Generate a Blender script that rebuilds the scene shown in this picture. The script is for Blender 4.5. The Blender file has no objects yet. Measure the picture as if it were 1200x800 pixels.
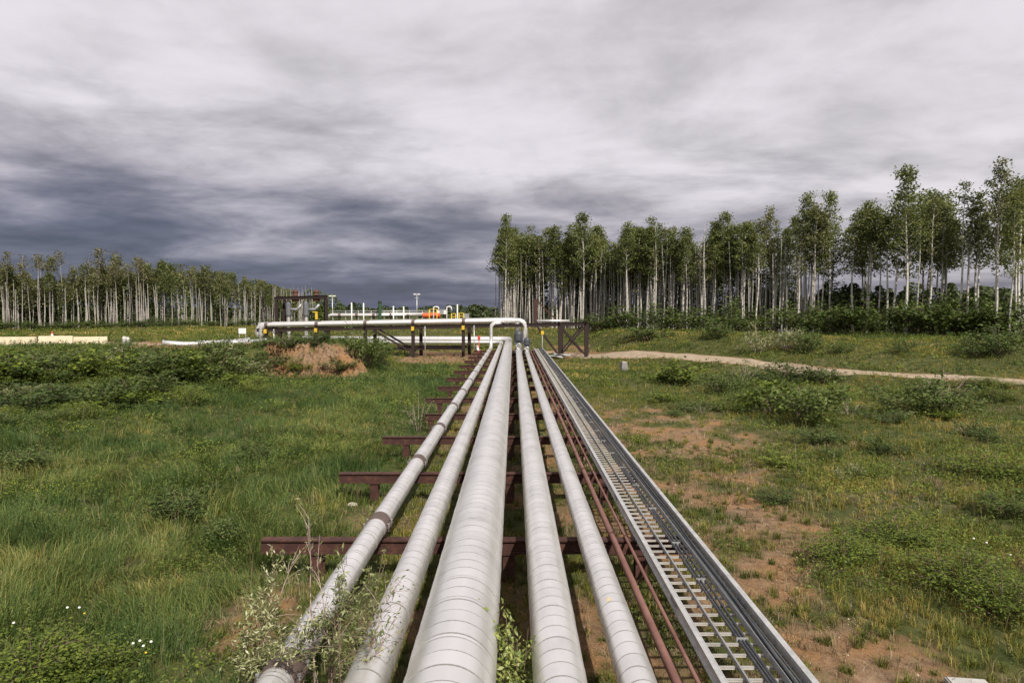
import bpy, math, random
import numpy as np
from mathutils import Vector, Matrix, Quaternion

random.seed(7)
RNG = np.random.default_rng(11)
C = bpy.context.scene.collection
SC = bpy.context.scene
R = math.radians

# ------------------------------------------------------------------ camera
CZ = 5.51                                   # eye height above the field beside the pipes
PITCH = math.atan(34.0 / 800.0)
cam_d = bpy.data.cameras.new("camera")
cam_d.lens = 24.0
cam_d.sensor_width = 36.0
cam_d.clip_start = 0.1
cam_d.clip_end = 6000.0
cam = bpy.data.objects.new("camera", cam_d)
C.objects.link(cam)
cam.location = (0, 0, CZ)
cam.rotation_euler = (math.pi / 2 - PITCH, 0, 0.0025)
SC.camera = cam


def at(px, py, d):
    """World point seen at photo pixel (px, py) at a distance d along +Y (used to survey the site)."""
    xc, yc = (px - 600) / 800.0, (400 - py) / 800.0
    cp, sp = math.cos(PITCH), math.sin(PITCH)
    v = Vector((xc, cp + yc * sp, -sp + yc * cp))
    v = Matrix.Rotation(0.0025, 3, 'Z') @ v
    k = d / v.y
    return Vector((v.x * k, d, CZ + v.z * k))


# ------------------------------------------------------------------ world: storm cloud deck over a clear sky
SUN_EL, SUN_AZ = 45.0, 156.0                # behind the camera, to its right
sdir = Vector((math.sin(R(SUN_AZ)) * math.cos(R(SUN_EL)), math.cos(R(SUN_AZ)) * math.cos(R(SUN_EL)), math.sin(R(SUN_EL))))
W = bpy.data.worlds.new("World")
SC.world = W
W.use_nodes = True
wt = W.node_tree
wt.nodes.clear()


def wn(t, **kw):
    n = wt.nodes.new(t)
    for k, v in kw.items():
        setattr(n, k, v)
    return n


def wmath(op, a, b=None, clamp=False):
    n = wn('ShaderNodeMath', operation=op)
    n.use_clamp = clamp
    for i, s in enumerate((a, b)):
        if s is None:
            continue
        if isinstance(s, (int, float)):
            n.inputs[i].default_value = s
        else:
            wt.links.new(s, n.inputs[i])
    return n.outputs[0]


tc = wn('ShaderNodeTexCoord')
sep = wn('ShaderNodeSeparateXYZ')
wt.links.new(tc.outputs['Generated'], sep.inputs[0])
dx, dy, dz = sep.outputs
zc = wmath('ADD', wmath('MAXIMUM', dz, 0.0), 0.15)
com = wn('ShaderNodeCombineXYZ')
wt.links.new(wmath('DIVIDE', dx, zc), com.inputs[0])
wt.links.new(wmath('DIVIDE', dy, zc), com.inputs[1])


def wnoise(scale, detail, rough, dist, loc, sx=1.0, sy=1.0):
    mp = wn('ShaderNodeMapping')
    mp.inputs['Location'].default_value = loc
    mp.inputs['Scale'].default_value = (sx, sy, 1)
    mp.inputs['Rotation'].default_value = (0, 0, 0.25)
    wt.links.new(com.outputs[0], mp.inputs[0])
    n = wn('ShaderNodeTexNoise')
    n.inputs['Scale'].default_value = scale
    n.inputs['Detail'].default_value = detail
    n.inputs['Roughness'].default_value = rough
    n.inputs['Distortion'].default_value = dist
    wt.links.new(mp.outputs[0], n.inputs['Vector'])
    return n.outputs['Fac']


big = wnoise(0.55, 2, 0.5, 0.2, (2.3, 5.1, 0), 0.9, 1.0)
mid = wnoise(1.35, 8, 0.55, 0.35, (7.7, 1.4, 0), 0.95, 1.0)
fine = wnoise(4.6, 6, 0.6, 0.3, (3.3, 9.2, 0), 0.8, 1.0)
# the storm lies low ahead and to the left; the deck brightens with height and towards the right
storm = wmath('ADD', wmath('MULTIPLY', dx, 0.115), wmath('MULTIPLY', dy, -0.05))
t = wmath('ADD', dz, storm)
t = wmath('ADD', t, wmath('MULTIPLY', wmath('SUBTRACT', big, 0.5), 0.14))
t = wmath('ADD', t, wmath('MULTIPLY', wmath('SUBTRACT', mid, 0.5), 0.22))
t = wmath('ADD', t, wmath('MULTIPLY', wmath('SUBTRACT', fine, 0.5), 0.06))
# long flat layers, seen nearly edge-on low in the sky
lay = wn('ShaderNodeCombineXYZ')
wt.links.new(wmath('MULTIPLY', dx, 1.3), lay.inputs[0])
wt.links.new(wmath('MULTIPLY', dy, 1.3), lay.inputs[1])
wt.links.new(wmath('MULTIPLY', dz, 11.0), lay.inputs[2])
ln_ = wn('ShaderNodeTexNoise')
ln_.inputs['Scale'].default_value = 1.25
ln_.inputs['Detail'].default_value = 6
ln_.inputs['Roughness'].default_value = 0.55
ln_.inputs['Distortion'].default_value = 0.4
wt.links.new(lay.outputs[0], ln_.inputs['Vector'])
layers = ln_.outputs['Fac']
t = wmath('ADD', t, wmath('MULTIPLY', wmath('SUBTRACT', layers, 0.5), 0.13))
mr = wn('ShaderNodeMapRange', interpolation_type='LINEAR')
mr.inputs['From Min'].default_value = -0.055
mr.inputs['From Max'].default_value = 0.185
wt.links.new(t, mr.inputs['Value'])
ramp = wn('ShaderNodeValToRGB')
el = ramp.color_ramp.elements
K = 1.0
stops = [(0.0, (0.095, 0.104, 0.165)), (0.20, (0.138, 0.142, 0.205)), (0.40, (0.27, 0.258, 0.32)), (0.60, (0.455, 0.425, 0.475)), (0.80, (0.60, 0.56, 0.60)), (1.0, (0.715, 0.675, 0.71))]
el[0].position, el[0].color = stops[0][0], (*[c * K for c in stops[0][1]], 1)
el[1].position, el[1].color = stops[-1][0], (*[c * K for c in stops[-1][1]], 1)
for p_, c_ in stops[1:-1]:
    e = el.new(p_)
    e.color = (*[c * K for c in c_], 1)
wt.links.new(mr.outputs[0], ramp.inputs[0])
sky = wn('ShaderNodeTexSky', sky_type='NISHITA')
sky.sun_disc = False
sky.sun_elevation = R(SUN_EL)
sky.sun_rotation = R(SUN_AZ)
up = wn('ShaderNodeMix', data_type='RGBA', blend_type='MULTIPLY')
up.inputs[0].default_value = 1.0
wt.links.new(ramp.outputs[0], up.inputs[6])
# soft thick and thin places all over the deck; radiance is set for the background strength below
thick = wmath('ADD', wmath('MULTIPLY', mid, 0.62), wmath('ADD', wmath('MULTIPLY', fine, 0.22), wmath('MULTIPLY', layers, 0.16)))
tm_ = wn('ShaderNodeMapRange', interpolation_type='SMOOTHSTEP')
tm_.inputs['From Min'].default_value = 0.33
tm_.inputs['From Max'].default_value = 0.63
tm_.inputs['To Min'].default_value = 5.6
tm_.inputs['To Max'].default_value = 9.3
wt.links.new(thick, tm_.inputs['Value'])
wt.links.new(tm_.outputs[0], up.inputs[7])
mixs = wn('ShaderNodeMix', data_type='RGBA')
mixs.inputs[0].default_value = 0.94
wt.links.new(sky.outputs[0], mixs.inputs[6])
wt.links.new(up.outputs[2], mixs.inputs[7])
bg = wn('ShaderNodeBackground')
bg.inputs['Strength'].default_value = 0.1
wt.links.new(mixs.outputs[2], bg.inputs[0])
wo = wn('ShaderNodeOutputWorld')
wt.links.new(bg.outputs[0], wo.inputs[0])

# ------------------------------------------------------------------ sun
sun_d = bpy.data.lights.new("sun", 'SUN')
sun_d.energy = 4.7
sun_d.angle = R(0.8)
sun_d.color = (1.0, 0.93, 0.82)
sun = bpy.data.objects.new("sun", sun_d)
C.objects.link(sun)
sun.rotation_euler = sdir.to_track_quat('Z', 'Y').to_euler()
sun.location = (20, -30, 60)

SC.view_settings.view_transform = 'Standard'
SC.view_settings.look = 'None'
SC.view_settings.exposure = 0.32
SC.view_settings.gamma = 1.0
SC.render.engine = 'CYCLES'
SC.cycles.max_bounces = 6
SC.cycles.transparent_max_bounces = 4

# ------------------------------------------------------------------ materials
M = {}


def mat(name):
    m = bpy.data.materials.new(name)
    m.use_nodes = True
    nt = m.node_tree
    b = nt.nodes['Principled BSDF']
    M[name] = m
    return m, nt, b


def ramp_node(nt, stops):
    r = nt.nodes.new('ShaderNodeValToRGB')
    e = r.color_ramp.elements
    e[0].position, e[0].color = stops[0][0], (*stops[0][1], 1)
    e[1].position, e[1].color = stops[-1][0], (*stops[-1][1], 1)
    for p, c in stops[1:-1]:
        x = e.new(p)
        x.color = (*c, 1)
    return r


def noise_node(nt, scale, detail=5, rough=0.55, vec=None, mapping=None, dist=0.0):
    n = nt.nodes.new('ShaderNodeTexNoise')
    n.inputs['Scale'].default_value = scale
    n.inputs['Detail'].default_value = detail
    n.inputs['Roughness'].default_value = rough
    n.inputs['Distortion'].default_value = dist
    if vec is not None:
        if mapping is not None:
            mp = nt.nodes.new('ShaderNodeMapping')
            mp.inputs['Scale'].default_value = mapping
            nt.links.new(vec, mp.inputs[0])
            vec = mp.outputs[0]
        nt.links.new(vec, n.inputs['Vector'])
    return n


def surf(name, stops, scale=4.0, rough=0.6, metal=0.0, mapping=None, bump=0.0, bump_scale=30.0, detail=6, obj_rand=0.0, rough_var=0.0):
    """A weathered solid: colour from noise in object space, with fine relief."""
    m, nt, b = mat(name)
    tcn = nt.nodes.new('ShaderNodeTexCoord')
    geo = nt.nodes.new('ShaderNodeNewGeometry')
    n = noise_node(nt, scale, detail, 0.6, geo.outputs['Position'], mapping)
    r = ramp_node(nt, stops)
    nt.links.new(n.outputs['Fac'], r.inputs[0])
    col = r.outputs[0]
    if obj_rand:
        oi = nt.nodes.new('ShaderNodeObjectInfo')
        mr_ = nt.nodes.new('ShaderNodeMapRange')
        mr_.inputs['To Min'].default_value = 1 - obj_rand
        mr_.inputs['To Max'].default_value = 1 + obj_rand * 0.5
        nt.links.new(oi.outputs['Random'], mr_.inputs['Value'])
        mx = nt.nodes.new('ShaderNodeMix')
        mx.data_type = 'RGBA'
        mx.blend_type = 'MULTIPLY'
        mx.inputs[0].default_value = 1
        nt.links.new(col, mx.inputs[6])
        nt.links.new(mr_.outputs[0], mx.inputs[7])
        col = mx.outputs[2]
    nt.links.new(col, b.inputs['Base Color'])
    b.inputs['Roughness'].default_value = rough
    b.inputs['Metallic'].default_value = metal
    if rough_var:
        mr2 = nt.nodes.new('ShaderNodeMapRange')
        mr2.inputs['To Min'].default_value = rough - rough_var
        mr2.inputs['To Max'].default_value = rough + rough_var
        nt.links.new(n.outputs['Fac'], mr2.inputs['Value'])
        nt.links.new(mr2.outputs[0], b.inputs['Roughness'])
    if bump:
        n2 = noise_node(nt, bump_scale, 4, 0.6, geo.outputs['Position'])
        bp = nt.nodes.new('ShaderNodeBump')
        bp.inputs['Strength'].default_value = bump
        bp.inputs['Distance'].default_value = 0.02
        nt.links.new(n2.outputs['Fac'], bp.inputs['Height'])
        nt.links.new(bp.outputs[0], b.inputs['Normal'])
    return m


def leaf(name, stops, trans=0.25, rough=0.55, gain=(1.55, 1.55, 1.05)):
    """Foliage: each blade or leaf has a tint of its own (attribute 'tint'), patchier with a broad noise."""
    m, nt, b = mat(name)
    a = nt.nodes.new('ShaderNodeAttribute')
    a.attribute_name = 'tint'
    oi = nt.nodes.new('ShaderNodeObjectInfo')
    ad = nt.nodes.new('ShaderNodeMath')
    ad.operation = 'MULTIPLY_ADD'
    nt.links.new(oi.outputs['Random'], ad.inputs[0])
    ad.inputs[1].default_value = 0.3
    nt.links.new(a.outputs['Fac'], ad.inputs[2])
    sb = nt.nodes.new('ShaderNodeMath')
    sb.operation = 'SUBTRACT'
    nt.links.new(ad.outputs[0], sb.inputs[0])
    sb.inputs[1].default_value = 0.15
    r = ramp_node(nt, [(p, (c[0] * gain[0], c[1] * gain[1], c[2] * gain[2])) for p, c in stops])
    nt.links.new(sb.outputs[0], r.inputs[0])
    nt.links.new(r.outputs[0], b.inputs['Base Color'])
    b.inputs['Roughness'].default_value = rough
    b.inputs['Specular IOR Level'].default_value = 0.25
    tr = nt.nodes.new('ShaderNodeBsdfTranslucent')
    nt.links.new(r.outputs[0], tr.inputs[0])
    mx = nt.nodes.new('ShaderNodeMixShader')
    mx.inputs[0].default_value = trans
    nt.links.new(b.outputs[0], mx.inputs[1])
    nt.links.new(tr.outputs[0], mx.inputs[2])
    nt.links.new(mx.outputs[0], nt.nodes['Material Output'].inputs['Surface'])
    return m


surf('clad', [(0.15, (0.62, 0.60, 0.57)), (0.35, (0.78, 0.765, 0.74)), (0.5, (0.85, 0.835, 0.81)), (0.75, (0.88, 0.865, 0.84))], 2.2, 0.34, 0.78, (1.0, 0.6, 1.0), 0.05, 45, obj_rand=0.06, rough_var=0.08)
surf('clad_far', [(0.25, (0.52, 0.51, 0.49)), (0.75, (0.64, 0.63, 0.61))], 1.2, 0.42, 0.5)
surf('white_clad', [(0.25, (0.62, 0.61, 0.60)), (0.75, (0.74, 0.73, 0.71))], 1.2, 0.38, 0.65)
surf('seam', [(0.3, (0.02, 0.018, 0.017)), (0.7, (0.05, 0.045, 0.042))], 9, 0.8)
surf('clamp_brown', [(0.3, (0.075, 0.052, 0.045)), (0.7, (0.12, 0.088, 0.076))], 7, 0.65, 0.1, bump=0.2)
surf('rust_beam', [(0.25, (0.026, 0.009, 0.007)), (0.5, (0.045, 0.016, 0.011)), (0.75, (0.10, 0.040, 0.025))], 5, 0.85, 0.0, bump=0.25, bump_scale=40)
surf('rust_pipe', [(0.25, (0.12, 0.052, 0.040)), (0.5, (0.175, 0.080, 0.062)), (0.75, (0.25, 0.13, 0.10))], 4, 0.6, 0.1, (1, 0.4, 1), bump=0.2)
surf('rack_steel', [(0.25, (0.012, 0.006, 0.005)), (0.75, (0.026, 0.012, 0.010))], 3, 0.85, 0.0)
surf('galv', [(0.25, (0.40, 0.40, 0.39)), (0.5, (0.52, 0.52, 0.51)), (0.75, (0.62, 0.62, 0.60))], 6, 0.42, 0.55, bump=0.06, obj_rand=0.06, rough_var=0.1)
surf('galv_dull', [(0.25, (0.24, 0.245, 0.25)), (0.75, (0.36, 0.365, 0.37))], 5, 0.5, 0.4, bump=0.08)
surf('galv_rung', [(0.25, (0.31, 0.295, 0.27)), (0.75, (0.47, 0.45, 0.415))], 6, 0.5, 0.4, bump=0.06, obj_rand=0.12)
surf('cable_black', [(0.3, (0.02, 0.021, 0.024)), (0.7, (0.05, 0.052, 0.058))], 8, 0.5)
surf('cable_grey', [(0.3, (0.055, 0.06, 0.065)), (0.7, (0.11, 0.118, 0.122))], 8, 0.5)
surf('machine_grey', [(0.3, (0.10, 0.105, 0.12)), (0.7, (0.20, 0.205, 0.22))], 6, 0.5, 0.3)
surf('machine_dark', [(0.3, (0.035, 0.038, 0.048)), (0.7, (0.07, 0.074, 0.09))], 6, 0.55, 0.2)
surf('yellow', [(0.3, (0.50, 0.33, 0.02)), (0.7, (0.62, 0.43, 0.04))], 5, 0.55)
surf('orange', [(0.3, (0.50, 0.075, 0.022)), (0.7, (0.62, 0.11, 0.03))], 4, 0.55)
surf('red', [(0.3, (0.40, 0.045, 0.035)), (0.7, (0.5, 0.07, 0.05))], 5, 0.55)
surf('dark_green', [(0.3, (0.015, 0.055, 0.022)), (0.7, (0.03, 0.08, 0.035))], 4, 0.6)
surf('white_paint', [(0.3, (0.66, 0.66, 0.64)), (0.7, (0.78, 0.78, 0.76))], 5, 0.5)
surf('rust_stack', [(0.3, (0.10, 0.042, 0.026)), (0.7, (0.17, 0.075, 0.045))], 3, 0.8)
surf('barrier_concrete', [(0.2, (0.42, 0.36, 0.25)), (0.5, (0.55, 0.475, 0.34)), (0.8, (0.62, 0.545, 0.40))], 1.7, 0.85, bump=0.3)
surf('concrete', [(0.25, (0.30, 0.29, 0.275)), (0.75, (0.44, 0.43, 0.405))], 5, 0.85, bump=0.3)
surf('rock', [(0.25, (0.28, 0.25, 0.20)), (0.75, (0.48, 0.44, 0.37))], 8, 0.9, bump=0.4)
surf('aspen_bark', [(0.30, (0.07, 0.062, 0.055)), (0.40, (0.36, 0.335, 0.30)), (0.6, (0.55, 0.52, 0.47)), (0.8, (0.66, 0.63, 0.58))], 3.0, 0.85, 0, (1.3, 1.3, 0.9), bump=0.2, obj_rand=0.3)
surf('grey_bark', [(0.28, (0.08, 0.068, 0.058)), (0.42, (0.32, 0.285, 0.255)), (0.75, (0.52, 0.475, 0.435))], 2.5, 0.85, 0, (1.2, 1.2, 0.8), bump=0.2, obj_rand=0.35)
surf('twig', [(0.3, (0.10, 0.065, 0.045)), (0.7, (0.22, 0.155, 0.115))], 9, 0.8)
surf('pale_twig', [(0.3, (0.24, 0.17, 0.14)), (0.7, (0.42, 0.33, 0.28))], 9, 0.75)
surf('petal_white', [(0.3, (0.62, 0.62, 0.58)), (0.7, (0.75, 0.75, 0.7))], 20, 0.8)
surf('petal_yellow', [(0.3, (0.60, 0.40, 0.02)), (0.7, (0.70, 0.5, 0.03))], 20, 0.8)

leaf('aspen_leaf', [(0.0, (0.045, 0.062, 0.026)), (0.5, (0.085, 0.108, 0.042)), (1.0, (0.16, 0.18, 0.075))], 0.42, gain=(1.62, 1.52, 1.2))
leaf('aspen_pale', [(0.0, (0.06, 0.072, 0.030)), (0.5, (0.105, 0.116, 0.05)), (1.0, (0.175, 0.172, 0.082))], 0.38, gain=(1.35, 1.32, 1.2))
leaf('sparse_leaf', [(0.0, (0.06, 0.058, 0.034)), (0.5, (0.10, 0.098, 0.056)), (1.0, (0.15, 0.145, 0.08))], 0.35, gain=(1.4, 1.35, 1.1))
leaf('conifer', [(0.0, (0.018, 0.028, 0.015)), (0.5, (0.034, 0.048, 0.024)), (1.0, (0.06, 0.076, 0.035))], 0.2)
leaf('brush_leaf', [(0.0, (0.024, 0.040, 0.014)), (0.5, (0.045, 0.068, 0.024)), (1.0, (0.085, 0.11, 0.042))], 0.25)
leaf('dark_brush', [(0.0, (0.025, 0.040, 0.013)), (0.5, (0.048, 0.070, 0.022)), (1.0, (0.095, 0.118, 0.042))], 0.28)
leaf('weed_leaf', [(0.0, (0.034, 0.056, 0.013)), (0.5, (0.072, 0.105, 0.022)), (1.0, (0.14, 0.17, 0.04))], 0.32, gain=(1.65, 1.55, 1.0))
leaf('willow_leaf', [(0.0, (0.045, 0.062, 0.022)), (0.45, (0.115, 0.135, 0.05)), (0.75, (0.24, 0.25, 0.13)), (1.0, (0.40, 0.40, 0.28))], 0.25, 0.36, (1.4, 1.38, 1.3))
leaf('fresh_leaf', [(0.0, (0.045, 0.070, 0.018)), (0.5, (0.105, 0.14, 0.04)), (1.0, (0.25, 0.28, 0.11))], 0.3, 0.4, (1.55, 1.5, 1.2))
leaf('dry_leaf', [(0.0, (0.10, 0.07, 0.04)), (0.5, (0.18, 0.14, 0.08)), (1.0, (0.28, 0.23, 0.14))], 0.2, gain=(1.1, 1.1, 1.1))
leaf('grass_green', [(0.0, (0.022, 0.044, 0.016)), (0.4, (0.046, 0.077, 0.022)), (0.72, (0.088, 0.115, 0.036)), (1.0, (0.185, 0.175, 0.080))], 0.28, gain=(1.6, 1.55, 1.15))
leaf('grass_meadow', [(0.0, (0.030, 0.050, 0.014)), (0.4, (0.070, 0.090, 0.024)), (0.7, (0.125, 0.13, 0.042)), (1.0, (0.25, 0.205, 0.105))], 0.28, gain=(1.9, 1.66, 1.05))
leaf('grass_dry', [(0.0, (0.11, 0.075, 0.045)), (0.5, (0.21, 0.16, 0.09)), (1.0, (0.36, 0.29, 0.18))], 0.2, gain=(1.1, 1.1, 1.1))


def ground_material(name, soil_only=False):
    m, nt, b = mat(name)
    geo = nt.nodes.new('ShaderNodeNewGeometry')
    pos = geo.outputs['Position']
    n1 = noise_node(nt, 0.55, 8, 0.62, pos, dist=0.3)
    n2 = noise_node(nt, 4.5, 8, 0.68, pos)
    n3 = noise_node(nt, 26, 5, 0.7, pos)
    soil = ramp_node(nt, [(0.28, (0.070, 0.044, 0.028)), (0.45, (0.15, 0.098, 0.062)), (0.6, (0.235, 0.162, 0.102)), (0.78, (0.36, 0.27, 0.18))])
    nt.links.new(n2.outputs['Fac'], soil.inputs[0])
    red = ramp_node(nt, [(0.3, (0.12, 0.060, 0.030)), (0.7, (0.34, 0.195, 0.092))])
    nt.links.new(n3.outputs['Fac'], red.inputs[0])
    rf = nt.nodes.new('ShaderNodeMapRange')
    rf.inputs['From Min'].default_value = 0.42
    rf.inputs['From Max'].default_value = 0.62
    nt.links.new(n1.outputs['Fac'], rf.inputs['Value'])
    sm = nt.nodes.new('ShaderNodeMix')
    sm.data_type = 'RGBA'
    nt.links.new(rf.outputs[0], sm.inputs[0])
    nt.links.new(soil.outputs[0], sm.inputs[6])
    nt.links.new(red.outputs[0], sm.inputs[7])
    col = sm.outputs[2]
    if not soil_only:
        gr = ramp_node(nt, [(0.25, (0.022, 0.030, 0.010)), (0.45, (0.048, 0.058, 0.018)), (0.6, (0.085, 0.085, 0.030)), (0.8, (0.17, 0.14, 0.065))])
        n4 = noise_node(nt, 1.6, 8, 0.66, pos)
        nt.links.new(n4.outputs['Fac'], gr.inputs[0])
        a = nt.nodes.new('ShaderNodeAttribute')
        a.attribute_name = 'green'
        f1 = nt.nodes.new('ShaderNodeMath')
        f1.operation = 'MULTIPLY_ADD'
        nt.links.new(n2.outputs['Fac'], f1.inputs[0])
        f1.inputs[1].default_value = 0.9
        nt.links.new(a.outputs['Fac'], f1.inputs[2])
        f2 = nt.nodes.new('ShaderNodeMapRange')
        f2.inputs['From Min'].default_value = 0.78
        f2.inputs['From Max'].default_value = 1.05
        nt.links.new(f1.outputs[0], f2.inputs['Value'])
        mx = nt.nodes.new('ShaderNodeMix')
        mx.data_type = 'RGBA'
        nt.links.new(f2.outputs[0], mx.inputs[0])
        nt.links.new(col, mx.inputs[6])
        nt.links.new(gr.outputs[0], mx.inputs[7])
        col = mx.outputs[2]
    nt.links.new(col, b.inputs['Base Color'])
    b.inputs['Roughness'].default_value = 0.95
    b.inputs['Specular IOR Level'].default_value = 0.1
    bp = nt.nodes.new('ShaderNodeBump')
    bp.inputs['Strength'].default_value = 0.7
    bp.inputs['Distance'].default_value = 0.06
    hs = nt.nodes.new('ShaderNodeMath')
    hs.operation = 'MULTIPLY_ADD'
    nt.links.new(n3.outputs['Fac'], hs.inputs[0])
    hs.inputs[1].default_value = 0.45
    nt.links.new(n2.outputs['Fac'], hs.inputs[2])
    nt.links.new(hs.outputs[0], bp.inputs['Height'])
    nt.links.new(bp.outputs[0], b.inputs['Normal'])
    return m


ground_material('ground')
ground_material('bare_soil', True)
surf('track', [(0.25, (0.20, 0.145, 0.095)), (0.5, (0.29, 0.225, 0.155)), (0.75, (0.37, 0.30, 0.215))], 1.3, 0.95, bump=0.5, bump_scale=9, detail=9)
surf('gravel', [(0.25, (0.19, 0.115, 0.075)), (0.5, (0.26, 0.17, 0.115)), (0.75, (0.33, 0.235, 0.165))], 1.1, 0.95, bump=0.5, bump_scale=11, detail=9)

# ------------------------------------------------------------------ mesh helpers


class MB:
    """Collects simple shapes; build() links them as ONE mesh object."""

    def __init__(self):
        self.v, self.f, self.m = [], [], []

    def add(self, vs, fs, m=0):
        o = len(self.v)
        self.v.extend([tuple(p) for p in vs])
        self.f.extend([tuple(i + o for i in f) for f in fs])
        self.m.extend([m] * len(fs))
        return self

    def box(self, x0, x1, y0, y1, z0, z1, m=0):
        vs = [(x, y, z) for z in (z0, z1) for y in (y0, y1) for x in (x0, x1)]
        return self.add(vs, [(0, 2, 3, 1), (4, 5, 7, 6), (0, 1, 5, 4), (2, 6, 7, 3), (0, 4, 6, 2), (1, 3, 7, 5)], m)

    def bar(self, p, q, w, h, m=0, up=(0, 0, 1)):
        p, q = Vector(p), Vector(q)
        d = (q - p).normalized()
        u = Vector(up)
        s = d.cross(u)
        if s.length < 1e-4:
            s = d.cross(Vector((0, 1, 0)))
        s.normalize()
        u = s.cross(d).normalized()
        s, u = s * w / 2, u * h / 2
        vs = [p - s - u, p + s - u, p + s + u, p - s + u, q - s - u, q + s - u, q + s + u, q - s + u]
        return self.add(vs, [(0, 3, 2, 1), (4, 5, 6, 7), (0, 1, 5, 4), (1, 2, 6, 5), (2, 3, 7, 6), (3, 0, 4, 7)], m)

    def ibeam(self, p, q, depth, width, tf=0.022, tw=0.02, m=0, up=(0, 0, 1)):
        p, q, u = Vector(p), Vector(q), Vector(up)
        o = u * (depth / 2 - tf / 2)
        self.bar(p + o, q + o, width, tf, m, up)
        self.bar(p - o, q - o, width, tf, m, up)
        self.bar(p, q, tw, depth - 2 * tf, m, up)
        return self

    def tube(self, pts, r, n=12, m=0, cap=True):
        pts = [Vector(p) for p in pts]
        rs = r if isinstance(r, (list, tuple)) else [r] * len(pts)
        tang = []
        for i in range(len(pts)):
            a = pts[max(i - 1, 0)]
            b = pts[min(i + 1, len(pts) - 1)]
            tang.append((b - a).normalized())
        t0 = tang[0]
        ref = Vector((0, 0, 1)) if abs(t0.z) < 0.9 else Vector((1, 0, 0))
        nrm = t0.cross(ref).normalized()
        o = len(self.v)
        for i, (p, t, rr) in enumerate(zip(pts, tang, rs)):
            if i:
                q = tang[i - 1].rotation_difference(t)
                nrm = (q @ nrm).normalized()
            bn = t.cross(nrm)
            for k in range(n):
                a = 2 * math.pi * k / n
                self.v.append(tuple(p + (nrm * math.cos(a) + bn * math.sin(a)) * rr))
        for i in range(len(pts) - 1):
            for k in range(n):
                k2 = (k + 1) % n
                self.f.append((o + i * n + k, o + i * n + k2, o + (i + 1) * n + k2, o + (i + 1) * n + k))
                self.m.append(m)
        if cap:
            self.f.append(tuple(o + k for k in range(n))[::-1])
            self.m.append(m)
            e = o + (len(pts) - 1) * n
            self.f.append(tuple(e + k for k in range(n)))
            self.m.append(m)
        return self

    def rings(self, prof, n, m_of=None, axis='Y', c=(0, 0, 0)):
        """Strips between successive (pos, radius) pairs round an axis; each strip keeps its own rims, so steps stay sharp."""
        for i in range(len(prof) - 1):
            vs = []
            for (y, r) in (prof[i], prof[i + 1]):
                for k in range(n):
                    a = 2 * math.pi * k / n
                    if axis == 'Y':
                        vs.append((c[0] + r * math.cos(a), c[1] + y, c[2] + r * math.sin(a)))
                    elif axis == 'X':
                        vs.append((c[0] + y, c[1] + r * math.sin(a), c[2] + r * math.cos(a)))
                    else:
                        vs.append((c[0] + r * math.sin(a), c[1] + r * math.cos(a), c[2] + y))
            fs = [(k, n + k, n + (k + 1) % n, (k + 1) % n) for k in range(n)]
            self.add(vs, fs, m_of[i] if m_of else 0)
        return self

    def mesh(self, name, mats, smooth=False):
        me = bpy.data.meshes.new(name)
        me.from_pydata(self.v, [], self.f)
        for x in (mats if isinstance(mats, (list, tuple)) else [mats]):
            me.materials.append(M[x] if isinstance(x, str) else x)
        me.polygons.foreach_set('material_index', self.m)
        me.polygons.foreach_set('use_smooth', [smooth] * len(self.f))
        me.update()
        return me

    def build(self, name, mats, parent=None, smooth=False):
        return link(name, self.mesh(name, mats, smooth), parent)


def link(name, me, parent=None):
    o = bpy.data.objects.new(name, me)
    C.objects.link(o)
    if parent is not None:
        o.parent = parent
    return o


def tag(o, label=None, cat=None, group=None, kind=None):
    for k, v in (('label', label), ('category', cat), ('group', group), ('kind', kind)):
        if v:
            o[k] = v
    return o


def thing(name, label, cat, loc=(0, 0, 0), group=None, rz=0.0):
    o = bpy.data.objects.new(name, None)
    o.empty_display_size = 0.3
    C.objects.link(o)
    o.location = loc
    o.rotation_euler = (0, 0, rz)
    return tag(o, label, cat, group)


def arc(c, r, a0, a1, u, v, n=8):
    c, u, v = Vector(c), Vector(u), Vector(v)
    return [c + (u * math.cos(a0 + (a1 - a0) * i / n) + v * math.sin(a0 + (a1 - a0) * i / n)) * r for i in range(n + 1)]


def fillet(pts, rad, n=8):
    """Path through pts with its corners rounded."""
    pts = [Vector(p) for p in pts]
    out = [pts[0]]
    for a, b, c in zip(pts, pts[1:], pts[2:]):
        u, w = (a - b).normalized(), (c - b).normalized()
        half = u.angle(w) / 2
        k = min(rad / math.tan(half), (a - b).length * 0.49, (c - b).length * 0.49)
        for i in range(n + 1):
            s = i / n
            p0, p2 = b + u * k, b + w * k
            out.append(p0 * (1 - s) ** 2 + b * 2 * s * (1 - s) + p2 * s * s)
    out.append(pts[-1])
    return out


def mesh_np(name, V, F, mats, tint=None, smooth=False):
    """V (n,3); F (m,k) faces of one size."""
    me = bpy.data.meshes.new(name)
    V = np.asarray(V, np.float32)
    F = np.asarray(F, np.int32)
    me.vertices.add(len(V))
    me.vertices.foreach_set('co', V.ravel())
    k = F.shape[1]
    me.loops.add(F.size)
    me.loops.foreach_set('vertex_index', F.ravel())
    me.polygons.add(len(F))
    me.polygons.foreach_set('loop_start', np.arange(0, F.size, k, dtype=np.int32))
    me.polygons.foreach_set('loop_total', np.full(len(F), k, np.int32))
    if smooth:
        me.polygons.foreach_set('use_smooth', np.ones(len(F), bool))
    for x in (mats if isinstance(mats, (list, tuple)) else [mats]):
        me.materials.append(M[x] if isinstance(x, str) else x)
    if tint is not None:
        at_ = me.attributes.new('tint', 'FLOAT', 'POINT')
        at_.data.foreach_set('value', np.asarray(tint, np.float32))
    me.update(calc_edges=True)
    return me


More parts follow.
